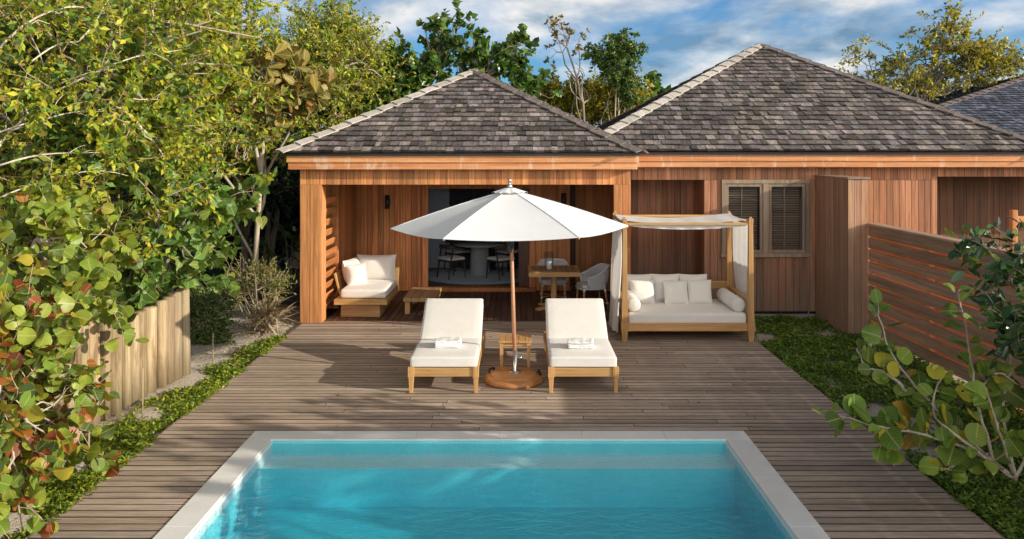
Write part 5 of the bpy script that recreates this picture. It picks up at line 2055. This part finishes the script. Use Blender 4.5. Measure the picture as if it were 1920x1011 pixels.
# sea grape in the right foreground, laid out branch by branch
def branchy(name, label, cat, branches, leaf, size, pal, seed, mat, step=.075, rad=.016, jit=.3):
    rng = np.random.default_rng(seed)
    b0 = np.array(branches[0][0], float)
    r = empty(name, (b0[0], b0[1], GZ), 0, label, cat)
    mb = MB()
    P, D, NN, S = [], [], [], []
    for br in branches:
        pts = np.array(br, float)
        m = 16
        tt = np.linspace(0, len(pts) - 1, m)
        # smooth interpolation (Catmull-Rom)
        q = []
        for t in tt:
            i = min(int(t), len(pts) - 2)
            f = t - i
            p0, p1, p2, p3 = pts[max(i - 1, 0)], pts[i], pts[i + 1], pts[min(i + 2, len(pts) - 1)]
            q.append(.5 * ((2 * p1) + (-p0 + p2) * f + (2 * p0 - 5 * p1 + 4 * p2 - p3) * f * f + (-p0 + 3 * p1 - 3 * p2 + p3) * f ** 3))
        q = np.array(q) + rng.normal(0, .006, (m, 3))
        rr = np.linspace(rad, rad * .35, m)
        mb.tube(q, list(rr), 8, jitter(1.0, .08, .02))
        L = np.linalg.norm(np.diff(q, axis=0), axis=1).sum()
        n = int(L / step)
        for k in range(n):
            f = (0.14 + 0.86 * (k + 1) / n) * (m - 1)
            i = min(int(f), m - 2)
            p = q[i] + (q[i + 1] - q[i]) * (f - i)
            td = unit(q[i + 1] - q[i])
            sgn = 1 if k % 2 else -1
            view = np.array([0.1, -.7, .7])
            sd = unit(np.cross(td, view)) * sgn
            for _ in range(1 if rng.random() < .6 else 2):
                ld = unit(sd * rng.uniform(.6, 1.1) + td * rng.uniform(.1, .8) + rng.normal(0, jit, 3) + np.array([0, 0, .1]))
                pet = ld * size * .16
                mb.tube([p, p + pet], .0035, 4, (1.1, .9, .6), cap=False)
                P.append(p + pet)
                D.append(ld)
                NN.append(unit(np.array([.05, -.55, .75]) + rng.normal(0, .6, 3)))
                S.append(size * rng.uniform(.5, 1.25) * (1.0 if k < n - 2 else .8))
    o = mb.build('stem', 'bark_pale', r)
    o.location = -r.location
    n = len(P)
    l = leaves('leaves', P, D, NN, S, colours(pal, n), leaf, mat, r)
    l.location = -r.location
    return r


def w(px, py, Y):
    return tuple(at(px, py, Y))


branchy('sea_grape_shrub', 'sea grape shrub with round veined leaves reaching over the grass below the slat fence', 'shrub', [
    [w(1905, 900, 6.7), w(1800, 810, 6.8), w(1730, 740, 7.0), w(1670, 660, 7.2), w(1645, 575, 7.4)],
    [w(1905, 900, 6.7), w(1830, 850, 6.5), w(1740, 815, 6.4), w(1650, 800, 6.5), w(1555, 772, 6.7)],
    [w(1860, 860, 6.8), w(1830, 740, 7.1), w(1815, 640, 7.3), w(1795, 545, 7.5)],
    [w(1905, 900, 6.7), w(1880, 770, 7.0), w(1895, 680, 7.2), w(1880, 600, 7.3)],
    [w(1880, 880, 6.5), w(1810, 830, 6.3), w(1750, 770, 6.5), w(1770, 700, 6.9)],
    [w(1700, 735, 7.0), w(1665, 700, 7.1), w(1630, 690, 7.2), w(1605, 655, 7.3)],
    [w(1900, 890, 6.6), w(1870, 800, 6.4), w(1850, 740, 6.5)],
    [w(1905, 900, 6.7), w(1940, 800, 6.8), w(1960, 690, 7.0)],
    [w(1780, 800, 6.6), w(1720, 790, 6.6), w(1690, 830, 6.5), w(1650, 835, 6.5)],
    [w(1850, 850, 6.6), w(1800, 870, 6.4), w(1770, 880, 6.3)],
    [w(1830, 740, 7.1), w(1870, 700, 7.1), w(1905, 720, 7.0)],
], 'round', .165, 'grapelime', 51, 'leaf_big', step=.092)
plant('glossy_shrub', 'tall shrub with dark glossy leaves in front of the slat fence at the picture edge', 'shrub', (5.1, 7.2, GZ),
      [lobe(1900, 520, 6.9, .30, .35, .45), lobe(1860, 460, 7.0, .24, .25, .14), lobe(1950, 520, 6.6, .4, .4, .4), lobe(1990, 640, 6.6, .5, .5, .5), lobe(1905, 610, 7.2, .22, .3, .3), lobe(1870, 430, 7.0, .1, .1, .1)],
      'oval', .12, 'glossy', .03, 8, 40, 3, 8, .26, 52, 'bark', 'leaf_glossy', leaders=3, up=.5)
# trees on the near side of the fence line, mostly outside the picture: they shade the pool end of the deck
plant('shade_tree', 'tall loose tree beyond the near end of the slat fence, shading the pool', 'tree', (8.3, 3.6, GZ),
      [(8.2, 3.9, 3.1, 1.0, 1.0, 1.1), (9.4, 1.4, 2.8, 1.0, .7, 1.0)],
      'round', .17, 'green', .1, 9, 52, 3, 7, .5, 53, 'bark', 'leaf_small')

# ================================================================== GROUND COVER


def cover(name, x0, x1, y0, y1, n, pal, size, seed, hgt=.09, hole=.35, edge=None):
    rng = np.random.default_rng(seed)
    x, y = rng.uniform(x0, x1, n * 2), rng.uniform(y0, y1, n * 2)
    f = np.sin(x * 3.1 + 1.3 * np.sin(y * 2.3)) * np.sin(y * 2.7 + 1.1 * np.sin(x * 2.9)) + .5 * np.sin(x * 9.3 + y * 4.1) * np.sin(y * 8.7 - x * 3.3)
    f = f + .5 * np.sin(x * 1.1 + 4) * np.sin(y * 1.3)
    keep = f > -1.0 + hole * rng.uniform(0, 1, n * 2)
    if edge is not None:
        keep &= edge(x, y)
    x, y, f = x[keep][:n], y[keep][:n], f[keep][:n]
    m = len(x)
    z = GZ + .035 + hgt * rng.uniform(0, 1, m) ** 1.3 * np.clip(.55 + .5 * f, .15, 1.5)
    d = unit(rng.normal(0, 1, (m, 3)) * np.array([1, 1, .35]) + np.array([0, 0, .25]))
    nn = unit(np.array([0, -.1, .8]) + rng.normal(0, .45, (m, 3)))
    o = leaves(name, np.stack([x, y, z], 1), d, nn, size * rng.uniform(.6, 1.35, m), colours(pal, m, .25), 'small', 'leaf_small')
    o['kind'] = 'stuff'
    return o


o = cover('ground_cover', -4.95, -3.60, 4.6, 12.6, 42000, 'groundsun', .045, 61, .15, .6,
          edge=lambda x, y: (x > -4.08 - .13 * (10.3 - np.minimum(y, 10.3)) - .05 * np.sin(y * 5)) & (x < -3.56 + .06 * np.sin(y * 7) * np.sin(y * 3.1)) & (x > -4.30 + .28 * (y - 10.6)))
o['label'] = 'low bright green ground cover along the deck edge under the stake palisade'
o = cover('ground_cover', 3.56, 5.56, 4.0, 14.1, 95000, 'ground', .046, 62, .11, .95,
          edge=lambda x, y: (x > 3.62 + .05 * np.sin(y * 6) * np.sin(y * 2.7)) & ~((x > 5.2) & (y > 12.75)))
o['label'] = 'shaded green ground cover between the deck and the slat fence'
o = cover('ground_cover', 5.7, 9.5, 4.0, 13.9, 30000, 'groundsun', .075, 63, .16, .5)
o['label'] = 'sunlit low greenery beyond the slat fence'
# fallen leaves and twigs on the sand
rng = np.random.default_rng(5)
n = 900
x, y = rng.uniform(-5.2, -3.7, n), rng.uniform(10.4, 15.5, n)
o = leaves('leaf_litter', np.stack([x, y, np.full(n, .035) + rng.uniform(-.02, .02, n)], 1), rng.normal(0, 1, (n, 3)) * [1, 1, .2], unit(np.array([0, 0, 1]) + rng.normal(0, .3, (n, 3))), .05 * rng.uniform(.5, 1.4, n), colours('straw', n), 'small', 'leaf_dry')
o['kind'] = 'stuff'
o['label'] = 'dry fallen leaves on the sand'
n = 60
x, y = rng.uniform(-3.6, 3.5, n), rng.uniform(8.3, 13.3, n)
o = leaves('fallen_leaves', np.stack([x, y, np.full(n, .006)], 1), rng.normal(0, 1, (n, 3)) * [1, 1, .06], unit(np.array([0, 0, 1]) + rng.normal(0, .15, (n, 3))), .04 * rng.uniform(.5, 1.4, n), colours('straw', n) * .8, 'small', 'leaf_dry')
o['kind'] = 'stuff'
o['label'] = 'a few dry leaves blown over the deck boards'
